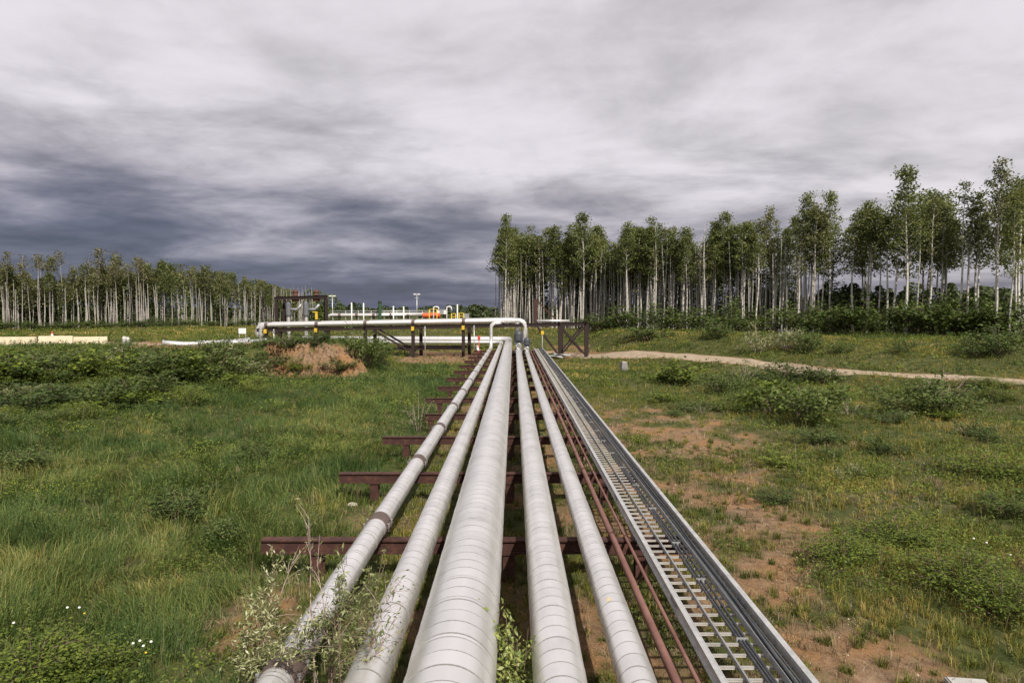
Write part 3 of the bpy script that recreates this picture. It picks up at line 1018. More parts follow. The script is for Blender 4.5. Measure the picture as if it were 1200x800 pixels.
# valves where the fourth and fifth pipes climb
for X, h, r, y0, sc, lab in ((0.535, 4.27, 0.311, 75.3, 1.0, 'tall dark valve with actuator at the end of the second thickest pipe'), (1.461, 4.366, 0.224, 74.4, 0.68, 'small dark valve at the end of the pipe nearest the rusty pipes')):
    t = thing('valve', lab, 'valve', (X, y0, CZ - h), 'valves at the end of the pipe run')
    fl = MB().rings([(0, 0.0), (0, r * 1.45), (0.12, r * 1.45), (0.12, 0.0)], 20)
    for k in range(10):
        a_ = k * math.pi / 5
        fl.rings([(-0.05, 0), (-0.05, 0.035), (0.17, 0.035), (0.17, 0)], 6, c=(r * 1.22 * math.cos(a_), 0, r * 1.22 * math.sin(a_)))
    fl = fl.mesh('flange', 'machine_grey')
    L = 3.0 * sc
    for yy in (0, 0.14, L - 0.26, L - 0.12):
        o = link('flange', fl, t)
        o.location = (0, yy, 0)
    MB().rings([(0.2, r * 0.8), (L * 0.3, r * 1.25), (L * 0.5, r * 1.4), (L * 0.7, r * 1.25), (L - 0.26, r * 0.8)], 18).build('body', 'machine_dark', t, True)
    bn = MB().rings([(0, r * 0.95), (r * 1.8, r * 0.8), (r * 1.8, r * 1.15), (r * 2.1, r * 1.15), (r * 2.1, 0)], 16, axis='Z', c=(0, L / 2, 0))
    bn.build('bonnet', 'machine_grey', t)
    ac = MB().rings([(r * 2.1, r * 0.6), (r * 3.2, r * 0.6), (r * 3.2, r * 1.4), (r * 3.8, r * 1.65), (r * 6.0, r * 1.65), (r * 6.8, r * 1.2), (r * 7.3, r * .5), (r * 7.3, 0)], 18, axis='Z', c=(0, L / 2, 0))
    ac.box(-r * 1.6, -r * 0.6, L / 2 - 0.3, L / 2 + 0.2, r * 2.3, r * 3.2)
    ac.box(r * 0.7, r * 1.7, L / 2 - 0.25, L / 2 + 0.2, r * 2.5, r * 3.6)
    ac.build('actuator', 'machine_dark', t)
    hwm = MB()
    hwm.tube(arc((0, 0, 0), r * 0.9, 0, 2 * math.pi, (1, 0, 0), (0, 0, 1), 18), 0.03, 6, cap=False)
    for k in range(3):
        a_ = k * math.pi / 3
        hwm.bar((-r * .9 * math.cos(a_), 0, -r * .9 * math.sin(a_)), (r * .9 * math.cos(a_), 0, r * .9 * math.sin(a_)), 0.03, 0.03)
    o = hwm.build('handwheel', 'galv', t)
    o.location = (0, -0.25, r * 1.9)
    # the line climbing from the valve to the rack
    zt = CZ - rack_h(X) - (CZ - h)
    yend = (86.9 if sc == 1.0 else 85.55) - y0
    MB().tube(fillet([(0, L, 0), (0, yend - 0.3, 0), (0, yend - 0.02, 0.9)], 1.0, 6), r, 18).build('riser', 'clad_far', t, True)

# small instrument stands where the slim pipe climbs
for X, yy, hh, mt, lab in ((-4.1, 80.5, 1.9, 'red', 'short red instrument stand beside the rising slim pipe'), (-5.2, 82.5, 2.6, 'rack_steel', 'thin dark stand left of the rising slim pipe'), (3.4, 81.0, 2.5, 'yellow', 'thin stand with yellow head beside the small valve'), (-13.1, 84.3, 0, 'yellow', '')):
    if not lab:
        continue
    z0 = float(gh(X, yy))
    t = thing('instrument_stand', lab, 'instrument stand', (X, yy, z0), 'instrument stands by the rack')
    MB().tube([(0, 0, -0.2), (0, 0, hh + 0.6)], 0.045, 8).build('post', 'galv_dull' if mt == 'yellow' else mt, t, True)
    MB().box(-0.16, 0.16, -0.1, 0.1, hh + 0.4, hh + 0.85).rings([(-0.14, 0), (-0.14, 0.13), (-0.09, 0.13), (-0.09, 0)], 14, c=(0, 0, hh + 0.65)).build('gauge', mt, t)
    MB().box(-0.18, 0.18, -0.18, 0.18, -0.05, 0.06).build('base', 'concrete', t)
for X, yy, lab in ((-11.0, 84.6, 'thin grey conduit pole rising to the rack left of the tie beam end'), (-4.9, 84.4, 'thin grey conduit pole right of the last yellow bracket'), (-29.8, 84.7, 'grey conduit pole at the left end of the rack')):
    z0 = float(gh(X, yy))
    t = thing('conduit_pole', lab, 'pole', (X, yy, z0), 'conduit poles by the rack')
    zt = CZ - rack_h(X) - 0.1 - z0
    MB().tube([(0, 0, -0.2), (0, 0, zt)], 0.055, 8).build('tube', 'galv', t, True)
    MB().box(-0.11, 0.11, -0.08, 0.08, zt - 0.5, zt - 0.15).build('junction_box', 'galv_dull', t)
# white drum-like fitting standing at the foot of the trestle
t = thing('pipe_offcut', 'short white pipe offcut leaning at the foot of the trestle', 'pipe offcut', (-4.35, 83.6, float(gh(-4.35, 83.6))))
MB().tube([(0.25, 0, 0.12), (-0.15, 0.1, 1.45)], 0.2, 14).build('tube', 'white_clad', t, True)
MB().tube([(-0.13, 0.095, 1.38), (-0.165, 0.1, 1.5)], 0.23, 14).build('collar', 'galv', t, True)
# grey scrap at the right trestle foot
t = thing('scrap_sheet', 'crumpled grey metal sheet on the ground by the right trestle leg', 'metal sheet', (5.2, 82.0, float(gh(5.2, 82.0))))
for k in range(3):
    v_ = [(random.uniform(-.2, .2) + i * 0.5 - 1.0, random.uniform(-.2, .2) + j * 0.45 - 0.7, random.uniform(0.05, 0.4)) for i in range(5) for j in range(4)]
    mbx = MB().add(v_, [(i * 4 + j, (i + 1) * 4 + j, (i + 1) * 4 + j + 1, i * 4 + j + 1) for i in range(4) for j in range(3)])
    o = mbx.build('sheet', 'galv', t)
    o.location = (k * 0.5 - .5, k * 0.2, 0.1 * k)

# ------------------------------------------------------------------ dark frame with exhaust stacks, left of the rack
FY = 95.0
fx = lambda px: at(px, 365, FY).x
fz = lambda py: at(350, py, FY).z
t = thing('steel_gantry', 'dark brown steel portal frame above the left part of the rack', 'steel frame', (0, 0, 0))
g0 = float(gh(fx(350), FY)) - 0.4
for px_ in (324, 329.5, 378.5, 382.5):
    MB().ibeam((fx(px_), FY + (1.2 if px_ in (329.5, 378.5) else 0), g0), (fx(px_), FY + (1.2 if px_ in (329.5, 378.5) else 0), fz(350)), 0.36, 0.34, 0.04, 0.12, up=(0, 1, 0)).build('post', 'rack_steel', t)
MB().ibeam((fx(322), FY - .02, fz(349.5)), (fx(384), FY - .02, fz(347.5)), 0.4, 0.34, 0.04, 0.1).build('beam', 'rack_steel', t)
MB().ibeam((fx(328), FY + 1.2, fz(349.5)), (fx(380), FY + 1.2, fz(348.5)), 0.34, 0.3, 0.04, 0.1).build('beam', 'rack_steel', t)
for px_ in (324, 382.5):
    MB().bar((fx(px_), FY, fz(348)), (fx(px_) + (.65 if px_ < 350 else -.5), FY + 1.2, fz(348)), 0.2, 0.25).build('cross_beam', 'rack_steel', t)
for px_, lab in ((345, 'rust-brown exhaust stack rising from the left half of the frame'), (369.5, 'rust-brown exhaust stack rising from the right half of the frame')):
    s_ = thing('exhaust_stack', lab, 'exhaust stack', (fx(px_), FY + 0.6, fz(353)), 'stacks on the dark frame')
    H = fz(339.5) - fz(353)
    MB().rings([(0, 0.0), (0, 0.5), (0.6, 0.5), (0.6, 0.3), (H * 0.55, 0.3), (H * 0.55, 0.36), (H, 0.36), (H, 0.3), (H * 0.8, 0.28)], 16, axis='Z').build('barrel', 'rust_stack', s_)
    MB().rings([(H * 0.75, 0.36), (H * 0.75, 0.42), (H * 0.82, 0.42), (H * 0.82, 0.36)], 16, axis='Z').build('collar', 'rack_steel', s_)
for px0, px1, lab in ((333.5, 340, 'bluish grey upright vessel under the left half of the frame'), (354, 361, 'bluish grey upright vessel under the right half of the frame')):
    s_ = thing('vessel', lab, 'vessel', (fx((px0 + px1) / 2), FY + 0.5, g0), 'vessels under the dark frame')
    r = (fx(px1) - fx(px0)) / 2
    z0, z1 = fz(371) - g0, fz(352.5) - g0
    MB().rings([(z0, 0), (z0, r * .8), (z0 + .25, r), (z1 - .25, r), (z1, r * .8), (z1, 0)], 18, axis='Z').build('shell', 'machine_grey', s_)
    MB().rings([(0.2, 0), (0.2, r * .6), (z0, r * .6)], 14, axis='Z').build('skirt', 'white_clad', s_)
    x0 = r
    dk = fillet([(x0 - .05, -0.1, fz(362.5) - g0), (x0 + .9, -0.1, fz(362.5) - g0), (x0 + 1.45, -0.1, fz(356.5) - g0)], 0.5, 5)
    MB().tube(dk, 0.2, 12).build('duct', 'galv_dull', s_, True)
t = thing('control_post', 'yellow control post at the right foot of the dark frame', 'control post', (fx(374.5), FY - 1.5, g0))
MB().box(-.28, -.16, -.1, .1, 0, fz(364) - g0).build('post', 'rack_steel', t)
MB().box(-.16, .16, -.1, .1, fz(374) - g0, fz(365) - g0).build('panel', 'yellow', t)
MB().box(-.5, .2, -.14, -.10, fz(366) - g0, fz(365) - g0).build('arm', 'yellow', t)

# ------------------------------------------------------------------ plant site behind the rack
SY = 130.0


def site(px, py, d=SY):
    return at(px, py, d)


t = thing('site_pipe', 'long white pipe at the back behind the rack', 'pipe', (0, 0, 0))
MB().tube([site(386, 372.5), site(386.3, 369.6), site(388, 369.2), site(440, 369.3), site(497, 368.4)], 0.32, 12).build('tube', 'white_clad', t, True)
for px_ in (398, 418, 438, 458, 478):
    p_ = site(px_, 369.3)
    MB().box(p_.x - .12, p_.x + .12, SY - .12, SY + .12, float(gh(p_.x, SY)) - .2, p_.z - .3).build('support', 'rack_steel', t)
    MB().rings([(-.25, .31), (-.25, .37), (.25, .37), (.25, .31)], 12, axis='X', c=(p_.x, SY, p_.z)).build('pipe_clamp', 'clamp_brown', t)
t = thing('handrail', 'thin grey handrail running behind the rack', 'handrail', (0, 0, 0))
for py in (364.3, 366.6):
    MB().tube([site(388, py), site(505, py - .3)], 0.07, 6).build('rail', 'galv', t, True)
for px_ in (390, 405, 420, 435, 450, 465, 480, 495, 504):
    a_, b_ = site(px_, 364.2), site(px_, 373)
    MB().tube([(a_.x, SY, a_.z), (a_.x, SY, float(gh(a_.x, SY)))], 0.06, 6).build('post', 'galv', t, True)
for px_, py, lab in ((412, 355.5, 'white vent post, leftmost of the pair close together behind the rack'), (426, 356, 'white vent post, right one of the pair left of the green post'), (461, 359.5, 'white vent post just right of the dark green post'), (473, 360, 'white vent post between the green post and the tall lamp'), (536, 357.5, 'white vent post right of the orange tank')):
    a_ = site(px_, py, 127)
    g = float(gh(a_.x, 127))
    s_ = thing('vent_post', lab, 'vent post', (a_.x, 127, g), 'white vent posts behind the rack')
    MB().tube([(0, 0, -.1), (0, 0, a_.z - g)], 0.12, 8).build('tube', 'white_paint', s_, True)
    MB().rings([(a_.z - g - .02, 0), (a_.z - g - .02, .19), (a_.z - g + .16, .05), (a_.z - g + .16, 0)], 10, axis='Z').build('cap', 'white_paint', s_)
a_ = site(445.2, 352, 128)
g = float(gh(a_.x, 128))
t = thing('green_post', 'thick dark green post standing behind the rack', 'post', (a_.x, 128, g))
MB().rings([(-.2, 0), (-.2, .30), (a_.z - g, .30), (a_.z - g, 0)], 14, axis='Z').build('column', 'dark_green', t)
MB().rings([(a_.z - g - .5, .30), (a_.z - g - .5, .34), (a_.z - g - .3, .34), (a_.z - g - .3, .30)], 14, axis='Z').build('band', 'rack_steel', t)
for px_, py, lab in ((389.5, 347, 'slim lamp pole behind the dark frame'), (488.5, 345, 'slim lamp pole with a double head left of the orange tank')):
    a_ = site(px_, py, 150)
    g = float(gh(a_.x, 150))
    s_ = thing('lamp_pole', lab, 'lamp pole', (a_.x, 150, g), 'lamp poles on the plant site')
    H = a_.z - g
    MB().tube([(0, 0, -.1), (0, 0, H)], [0.11, 0.07], 8).build('pole', 'galv', s_, True)
    for k, dx_ in enumerate((-0.42, 0.42)):
        hd = MB().box(dx_ - .3, dx_ + .3, -.2, .2, H - .05 - .0 * k, H + .16).build('lamp_head', 'white_paint', s_)
        MB().box(dx_ - .24, dx_ + .24, -.15, .15, H - .08, H - .051).build('lens', 'galv_dull', hd)
    MB().bar((-.5, 0, H - .75), (.5, 0, H - .75), .1, .1).build('cross_arm', 'galv', s_)
a_, b_ = site(495, 370, 128), site(516, 370, 128)
g = float(gh(a_.x, 128))
t = thing('orange_tank', 'orange red horizontal tank beyond the rack', 'tank', ((a_.x + b_.x) / 2, 128, g))
hl = (b_.x - a_.x) / 2
zz = at(505, 369.6, 128).z - g
MB().rings([(-hl, 0), (-hl, .3), (-hl + .15, .46), (hl - .15, .46), (hl, .3), (hl, 0)], 16, axis='X', c=(0, 0, zz)).build('shell', 'orange', t)
for s in (-1, 1):
    MB().box(s * hl * .6 - .1, s * hl * .6 + .1, -.35, .35, -.1, zz - .3).build('cradle', 'rack_steel', t)
for px0, px1, pyt, mt, lab in ((508, 514, 359.5, 'white_paint', 'white gooseneck vent above the orange tank'), (523.5, 529, 359.3, 'white_paint', 'square white gooseneck vent right of the orange tank')):
    a_, b_ = site(px0, pyt, 126), site(px1, pyt, 126)
    g = float(gh(a_.x, 126))
    s_ = thing('gooseneck_vent', lab, 'vent', (a_.x, 126, g), 'gooseneck vents behind the rack')
    H, L = a_.z - g, b_.x - a_.x
    MB().tube(fillet([(0, 0, -.1), (0, 0, H), (L, 0, H), (L, 0, H - .7)], .3, 6), .11, 8).build('tube', mt, s_, True)
    MB().rings([(-.05, 0), (-.05, .22), (.12, .22), (.12, 0)], 10, axis='Z').build('base', 'galv_dull', s_)
for px0, px1, pyt, lab in ((503, 512, 362.5, 'yellow guard rail above the orange tank'), (529, 534, 367.5, 'small yellow guard rail left of the white vent post'), (538, 543.5, 367, 'small yellow guard rail right of the white vent post')):
    a_, b_ = site(px0, pyt, 124), site(px1, pyt, 124)
    g = float(gh(a_.x, 124))
    s_ = thing('guard_rail', lab, 'guard rail', (a_.x, 124, g), 'yellow guard rails on the plant site')
    H, L = a_.z - g, b_.x - a_.x
    for xx in (0, L):
        MB().tube([(xx, 0, -.1), (xx, 0, H)], .09, 6).build('post', 'yellow', s_, True)
    for k in (0, .55):
        MB().tube([(0, 0, H - k), (L, 0, H - k)], .07, 6).build('rail', 'yellow', s_, True)
# skid with pale plant boxes between them
for px0, px1, py0, py1, mt, lab in ((513, 523, 363, 368, 'white_paint', 'low pale equipment box behind the orange tank'), (543, 550, 368, 373, 'galv_dull', 'small grey equipment box at the right end of the plant site')):
    a_, b_ = site(px0, py0, 132), site(px1, py1, 132)
    g = float(gh(a_.x, 132))
    s_ = thing('equipment_box', lab, 'equipment box', ((a_.x + b_.x) / 2, 132, g), 'equipment boxes on the plant site')
    w2 = (b_.x - a_.x) / 2
    MB().box(-w2, w2, -.6, .6, b_.z - g, a_.z - g).build('housing', mt, s_)
    MB().box(-w2 - .08, w2 + .08, -.68, .68, a_.z - g, a_.z - g + .1).build('roof', 'galv', s_)
    for s in (-1, 1):
        MB().box(s * w2 * .8 - .08, s * w2 * .8 + .08, -.5, .5, -.1, b_.z - g).build('leg', 'rack_steel', s_)
    MB().box(-w2 * .5, w2 * .5, -.63, -.6, b_.z - g + .08, a_.z - g - .08).build('door', 'galv_dull', s_)

# ------------------------------------------------------------------ left bank: barriers, posts, sign, pipes on the ground
prof = [(-.31, 0), (-.31, .08), (-.19, .33), (-.10, .86), (.10, .86), (.19, .33), (.31, .08), (.31, 0)]


def barrier_mesh(L):
    mb = MB()
    n = len(prof)
    vs = []
    for x in (-L / 2, -L / 2 + .03, L / 2 - .03, L / 2):
        k = 0.97 if abs(x) > L / 2 - .01 else 1.0
        vs += [(x, p[0] * k, p[1] * (k if p[1] > .5 else 1)) for p in prof]
    fs = []
    for i in range(3):
        for j in range(n):
            fs.append((i * n + j, i * n + (j + 1) % n, (i + 1) * n + (j + 1) % n, (i + 1) * n + j))
    fs.append(tuple(range(n))[::-1])
    fs.append(tuple(range(3 * n, 4 * n)))
    return mb.add(vs, fs)


lift = MB().tube([(-.16, 0, 0), (-.16, 0, .07), (.16, 0, .07), (.16, 0, 0)], .015, 6).mesh('lifting_loop', 'rack_steel', True)
for px0, px1, d0, lab in ((-50, -4, 63.5, 'cream concrete barrier at the edge of the view, leftmost of the row'), (-3, 42.5, 63.5, 'cream concrete barrier just left of the gap in the row'),
                          (45.5, 85.5, 63.0, 'cream concrete barrier just right of the gap in the row'), (85.9, 126, 64.2, 'cream concrete barrier at the right end of the row')):
    a_, b_ = at(px0, 401, d0), at(px1, 401, d0 + (0.9 if px0 > 40 else 0.3))
    L = (Vector((b_.x, b_.y)) - Vector((a_.x, a_.y))).length
    cx, cy = (a_.x + b_.x) / 2, (a_.y + b_.y) / 2
    t = thing('concrete_barrier', lab, 'barrier', (cx, cy, float(gh(cx, cy)) - .06), 'cream barriers along the gravel road', math.atan2(b_.y - a_.y, b_.x - a_.x))
    barrier_mesh(L).build('body', 'barrier_concrete', t)
    for s in (-1, 1):
        o = link('lifting_loop', lift, t)
        o.location = (s * L * .3, 0, .855)
for px_, d0, hh, lab in ((145.7, 61.5, 1.0, 'short grey concrete post on the left bank, the left one of two'), (149.6, 61.8, .95, 'short grey concrete post on the left bank, the right one of two')):
    a_ = at(px_, 400, d0)
    t = thing('concrete_post', lab, 'post', (a_.x, d0, float(gh(a_.x, d0)) - .05), 'pair of concrete posts on the left bank')
    mb = MB()
    mb.rings([(-.1, 0), (-.1, .17), (hh - .04, .145), (hh, .11), (hh, 0)], 8, axis='Z').build('shaft', 'concrete', t)
    MB().rings([(hh * .78, .15), (hh * .78, .165), (hh * .9, .162), (hh * .9, .146)], 8, axis='Z').build('band', 'white_paint', t)
a_ = at(284, 389, 78)
t = thing('site_sign', 'small pale sign board on two legs beyond the gravel road', 'sign', (a_.x, 78, float(gh(a_.x, 78)) - .1))
zt = at(284, 384.5, 78).z - (float(gh(a_.x, 78)) - .1)
MB().box(-.42, .42, -.02, .02, zt - .62, zt).build('board', 'white_paint', t)
for s in (-1, 1):
    MB().box(s * .36 - .03, s * .36 + .03, .021, .08, -.2, zt - .05).build('leg', 'galv', t)
a_ = at(61, 389, 72)
t = thing('traffic_cone', 'orange traffic cone peeking over the cream barriers', 'traffic cone', (a_.x, 72, float(gh(a_.x, 72))))
zt = at(61, 387.6, 72).z - float(gh(a_.x, 72))
MB().rings([(.04, .2), (zt, .035), (zt, 0)], 12, axis='Z').build('cone', 'orange', t, True)
MB().box(-.25, .25, -.25, .25, 0, .04).build('base', 'orange', t)
MB().rings([(zt * .55, .118), (zt * .55, .122), (zt * .72, .092), (zt * .72, .088)], 12, axis='Z').build('band', 'white_paint', t)
# white pipes laid on the ground along the bank
for pts, r, lab in (([(191, 411.5, 59.5), (215, 411.5, 60.0), (248, 409, 61.5), (262, 407.3, 62.5)], .24, 'white clad pipe lying on the left bank, nearest the leafy crest'),
                    ([(232, 408, 62.8), (262, 405.8, 64.6), (292, 405, 66.5)], .22, 'white clad pipe lying on the left bank behind the nearest one'),
                    ([(268, 411.0, 61.5), (290, 409, 62.9), (311, 406.5, 65)], .22, 'white clad pipe lying on the left bank beside the rack end')):
    P = [at(*p) for p in pts]
    P = [Vector((p.x, p.y, max(float(gh(p.x, p.y)) + r * .9, p.z))) for p in P]
    t = thing('ground_pipe', lab, 'pipe', (0, 0, 0), 'white pipes lying on the left bank')
    MB().tube(fillet(P, 4, 6), r, 16).build('tube', 'white_clad', t, True)
    for k in (0, -1):
        MB().tube([P[k] + (P[k - 1 if k else 1] - P[k]).normalized() * .12, P[k] - (P[k - 1 if k else 1] - P[k]).normalized() * .03], r * 1.25, 16).build('flange', 'galv_dull', t, True)
    m2 = (P[0] + P[1]) / 2
    MB().box(m2.x - .7, m2.x + .7, m2.y - .15, m2.y + .15, m2.z - r - .6, m2.z - r * .8).build('sleeper', 'rust_beam', t)

# ------------------------------------------------------------------ right side: marker, sign, fence panel, block
a_ = at(731, 421, 66)
t = thing('concrete_block', 'small tapered concrete block on the grass beside the dirt track', 'concrete block', (a_.x, 66, float(gh(a_.x, 66)) - .12), None, R(14))
H = .98
mb = MB().add([(-.36, -.36, 0), (.36, -.36, 0), (.36, .36, 0), (-.36, .36, 0), (-.25, -.25, H), (.25, -.25, H - .06), (.25, .25, H - .06), (-.25, .25, H)], [(0, 3, 2, 1), (4, 5, 6, 7), (0, 1, 5, 4), (1, 2, 6, 5), (2, 3, 7, 6), (3, 0, 4, 7)])
surf('shaded_concrete', [(0.25, (0.15, 0.145, 0.14)), (0.75, (0.25, 0.24, 0.235))], 5, 0.9, bump=0.3)  # darker grey puts the shade on the block's sides into its colour
mb.build('body', 'shaded_concrete', t)
MB().add([(-.26, -.26, H + .001), (.26, -.26, H - .059), (.26, .26, H - .059), (-.26, .26, H + .001), (-.26, -.26, H + .05), (.26, -.26, H - .01), (.26, .26, H - .01), (-.26, .26, H + .05)], [(0, 3, 2, 1), (4, 5, 6, 7), (0, 1, 5, 4), (1, 2, 6, 5), (2, 3, 7, 6), (3, 0, 4, 7)]).build('cap', 'barrier_concrete', t)  # paler slab paints the sunlit top of the block
a_ = at(909, 404, 74)
gz_ = float(gh(a_.x, 74))
t = thing('marker_post', 'red marker post among the willows beyond the dirt track', 'marker post', (a_.x, 74, gz_))
zt = at(909, 400.5, 74).z - gz_
MB().box(-.04, .04, -.03, .03, -.2, zt).build('post', 'galv_dull', t)
MB().box(-.24, .24, -.055, -.031, zt - .45, zt).build('plate', 'red', t)
a0, a1 = at(911, 408, 73.5), at(931, 408, 73.0)
t = thing('wire_fence', 'short dark wire fence panel among the willows', 'fence', (a0.x, 73.5, float(gh(a0.x, 73.5))))
L = a1.x - a0.x
MB().box(L - .06, L + .06, -.06, .06, -.2, 1.25).build('post', 'rack_steel', t)
MB().box(-.06, .06, -.06, .06, -.2, 1.2).build('post', 'rack_steel', t)
for k in range(5):
    MB().bar((.06, 0, .2 + k * .22), (L - .06, 0, .2 + k * .22), .02, .03).build('rail', 'galv_dull', t)
a_ = at(1130, 797, 9.9)
t = thing('concrete_slab', 'pale flat concrete slab at the bottom edge right of the cable tray', 'concrete slab', (a_.x, 9.75, float(gh(a_.x, 9.7)) + .02), None, R(-8))
MB().box(-.26, .3, -.22, .22, -.1, .13).build('body', 'concrete', t)
MB().box(-.24, .28, -.2, .2, .131, .15).build('lid', 'concrete', t)

for k, (px_, d, s, lab) in enumerate(((413, 19.2, .11, 'pale rock lying in the grass by the left end of the support beams'),)):
    x = at(px_, 600, d).x
    mb = MB()
    vs, fs = [], []
    rg = random.Random(k)
    for i in range(1, 4):
        for j in range(7):
            a = j * 2 * math.pi / 7
            rr = math.sin(i * math.pi / 4) * rg.uniform(.8, 1.2)
            vs.append((s * rr * math.cos(a) * 1.3, s * rr * math.sin(a), s * .7 * math.cos(i * math.pi / 4) * rg.uniform(.85, 1.1)))
    vs += [(0, 0, s * .7), (0, 0, -s * .7)]
    for i in range(2):
        for j in range(7):
            fs.append((i * 7 + j, (i + 1) * 7 + j, (i + 1) * 7 + (j + 1) % 7, i * 7 + (j + 1) % 7))
    fs += [(21, j, (j + 1) % 7) for j in range(7)] + [(22, 14 + (j + 1) % 7, 14 + j) for j in range(7)]
    o = mb.add(vs, fs).build('rock', 'rock')
    o.location = (x, d, float(gh(x, d)) + s * .35)
    tag(o, lab, 'rock')

#VEGETATION
# ------------------------------------------------------------------ aspens


def tube_arrays(pts, rs, n):
    mb = MB().tube(pts, rs, n, cap=False)
    return mb.v, mb.f


def aspen_meshes(seed, H, cs, cw, nl, leafmat, barkmat, lsize=0.30, bare=0.0, r0=None, per=60, spread=0.42):
    rg = random.Random(seed)
    rn = np.random.default_rng(seed)
    tr = MB()
    r0 = r0 or 0.0072 * H + 0.02
    n = 9
    lean = (rg.uniform(-1, 1) * 0.025, rg.uniform(-1, 1) * 0.02)
    ph = rg.uniform(0, 6)
    axis = lambda z: Vector((lean[0] * z + 0.10 * math.sin(z * 0.42 + ph) * min(1, z / 3), lean[1] * z + 0.10 * math.cos(z * 0.35 + ph * 2) * min(1, z / 3), z))
    zs = [-0.4, 0.0, 0.5] + [H * k / n for k in range(1, n + 1)]
    tr.tube([axis(z) for z in zs], [r0 * 1.35, r0 * 1.25, r0] + [max(0.018, r0 * (1 - 0.86 * (k / n) ** 1.1)) for k in range(1, n + 1)], 8, cap=False)
    P, Dd = [], []
    az = rg.uniform(0, 6)
    for k in range(nl):
        f = (k + rg.uniform(0, 1)) / nl
        z = H * (cs + (0.985 - cs) * f)
        prof = math.sin(math.pi * min(1, 0.16 + 0.84 * f) ** 0.8) ** 0.7 * (1 - 0.35 * f)
        L = cw * max(0.3, prof) * rg.uniform(0.6, 1.25)
        az += 2.4 + rg.uniform(-.5, .5)
        up_ = rg.uniform(0.35, 0.95) + 0.5 * f
        d = Vector((math.cos(az), math.sin(az), up_)).normalized()
        a = axis(z)
        b = a + d * L * 0.55 + Vector((0, 0, -0.02 * L))
        c = a + d * L + Vector((0, 0, 0.10 * L))
        rr = max(0.012, 0.028 * (1 - f * 0.6) * H / 18)
        tr.tube([a, b, c], [rr * 1.6, rr, rr * 0.35], 4, cap=False)
        for s in range(3):
            q = a.lerp(c, rg.uniform(0.45, 0.95))
            e = q + (d + Vector(rn.normal(size=3)) * 0.7).normalized() * L * rg.uniform(0.2, 0.45)
            tr.tube([q, e], [rr * 0.45, rr * 0.2], 3, cap=False)
            if rg.random() > bare:
                m = int(per * rg.uniform(0.2, 0.55))
                P.append(np.array(q.lerp(e, 0.75)) + rn.normal(size=(m, 3)) * np.array([spread, spread, spread * 0.72]))
        if rg.random() > bare:
            m = int(per * rg.uniform(0.4, 1.0))
            P.append(np.array(c) + rn.normal(size=(m, 3)) * np.array([spread, spread, spread * 0.7]))
    for k in range(7):                         # dead stubs on the bare stem
        z = H * rg.uniform(0.15, cs)
        a = axis(z)
        d = Vector((rg.uniform(-1, 1), rg.uniform(-1, 1), rg.uniform(-.2, .5))).normalized()
        tr.tube([a, a + d * rg.uniform(.3, 1.0)], [0.018, 0.006], 3, cap=False)
    tm = tr.mesh('trunk', barkmat, True)
    P = np.concatenate(P) if P else np.zeros((1, 3))
    v, f, t = leaf_arrays(P, lsize, rn, 0.8, 0.35)
    t = np.clip(t + (fbm(v[:, 0] * 0.9 + seed, v[:, 2] * 0.9, seed, 2) - .5) * 0.5, 0, 1)
    return tm, mesh_np('crown', v, f, leafmat, t)


KINDS_R = [aspen_meshes(100 + k, 20, cs, cw, nl, lm, 'aspen_bark', 0.285, bare, per=int(per * .92)) for k, (cs, cw, nl, lm, bare, per) in enumerate((
    (0.46, 2.3, 24, 'aspen_leaf', 0.05, 62), (0.55, 2.0, 20, 'aspen_leaf', 0.05, 66), (0.40, 2.0, 24, 'aspen_leaf', 0.12, 52), (0.58, 2.5, 18, 'aspen_pale', 0.10, 60),
    (0.62, 1.8, 16, 'aspen_leaf', 0.15, 56), (0.50, 1.5, 18, 'aspen_pale', 0.35, 44), (0.66, 2.0, 18, 'aspen_leaf', 0.05, 64), (0.45, 1.2, 14, 'sparse_leaf', 0.8, 30)))]
LOOK_R = ['full-crowned aspen', 'round-topped aspen', 'ragged long-crowned aspen', 'broad pale-leaved aspen', 'thin small-topped aspen', 'pale thin-leaved aspen', 'high-crowned aspen', 'nearly bare grey aspen']
KINDS_L = [aspen_meshes(200 + k, 12, cs, cw, nl, lm, 'grey_bark', 0.27, bare, r0=0.085, per=per, spread=.36) for k, (cs, cw, nl, lm, bare, per) in enumerate((
    (0.66, 1.2, 16, 'aspen_leaf', 0.1, 40), (0.72, 0.8, 13, 'sparse_leaf', 0.35, 22), (0.78, 0.7, 11, 'sparse_leaf', 0.5, 20), (0.60, 1.3, 16, 'aspen_pale', 0.15, 40),
    (0.70, 1.0, 13, 'aspen_pale', 0.3, 32), (0.8, 0.6, 10, 'sparse_leaf', 0.65, 16)))]
LOOK_L = ['leafy-topped aspen', 'brownish-topped aspen', 'spindly wispy aspen', 'pale broad-crowned aspen', 'pale loose-crowned aspen', 'almost bare aspen pole']


def tree(x, y, H, kind, base, label, group, rz, wide=1.0):
    tm, cm_ = kind
    s = H / base
    t = thing('aspen_tree', label, 'tree', (x, y, float(gh(x, y)) - 0.05), group, rz)
    t.scale = (s * wide, s * wide, s)
    link('trunk', tm, t)
    link('crown', cm_, t)
    return t


rg = random.Random(5)
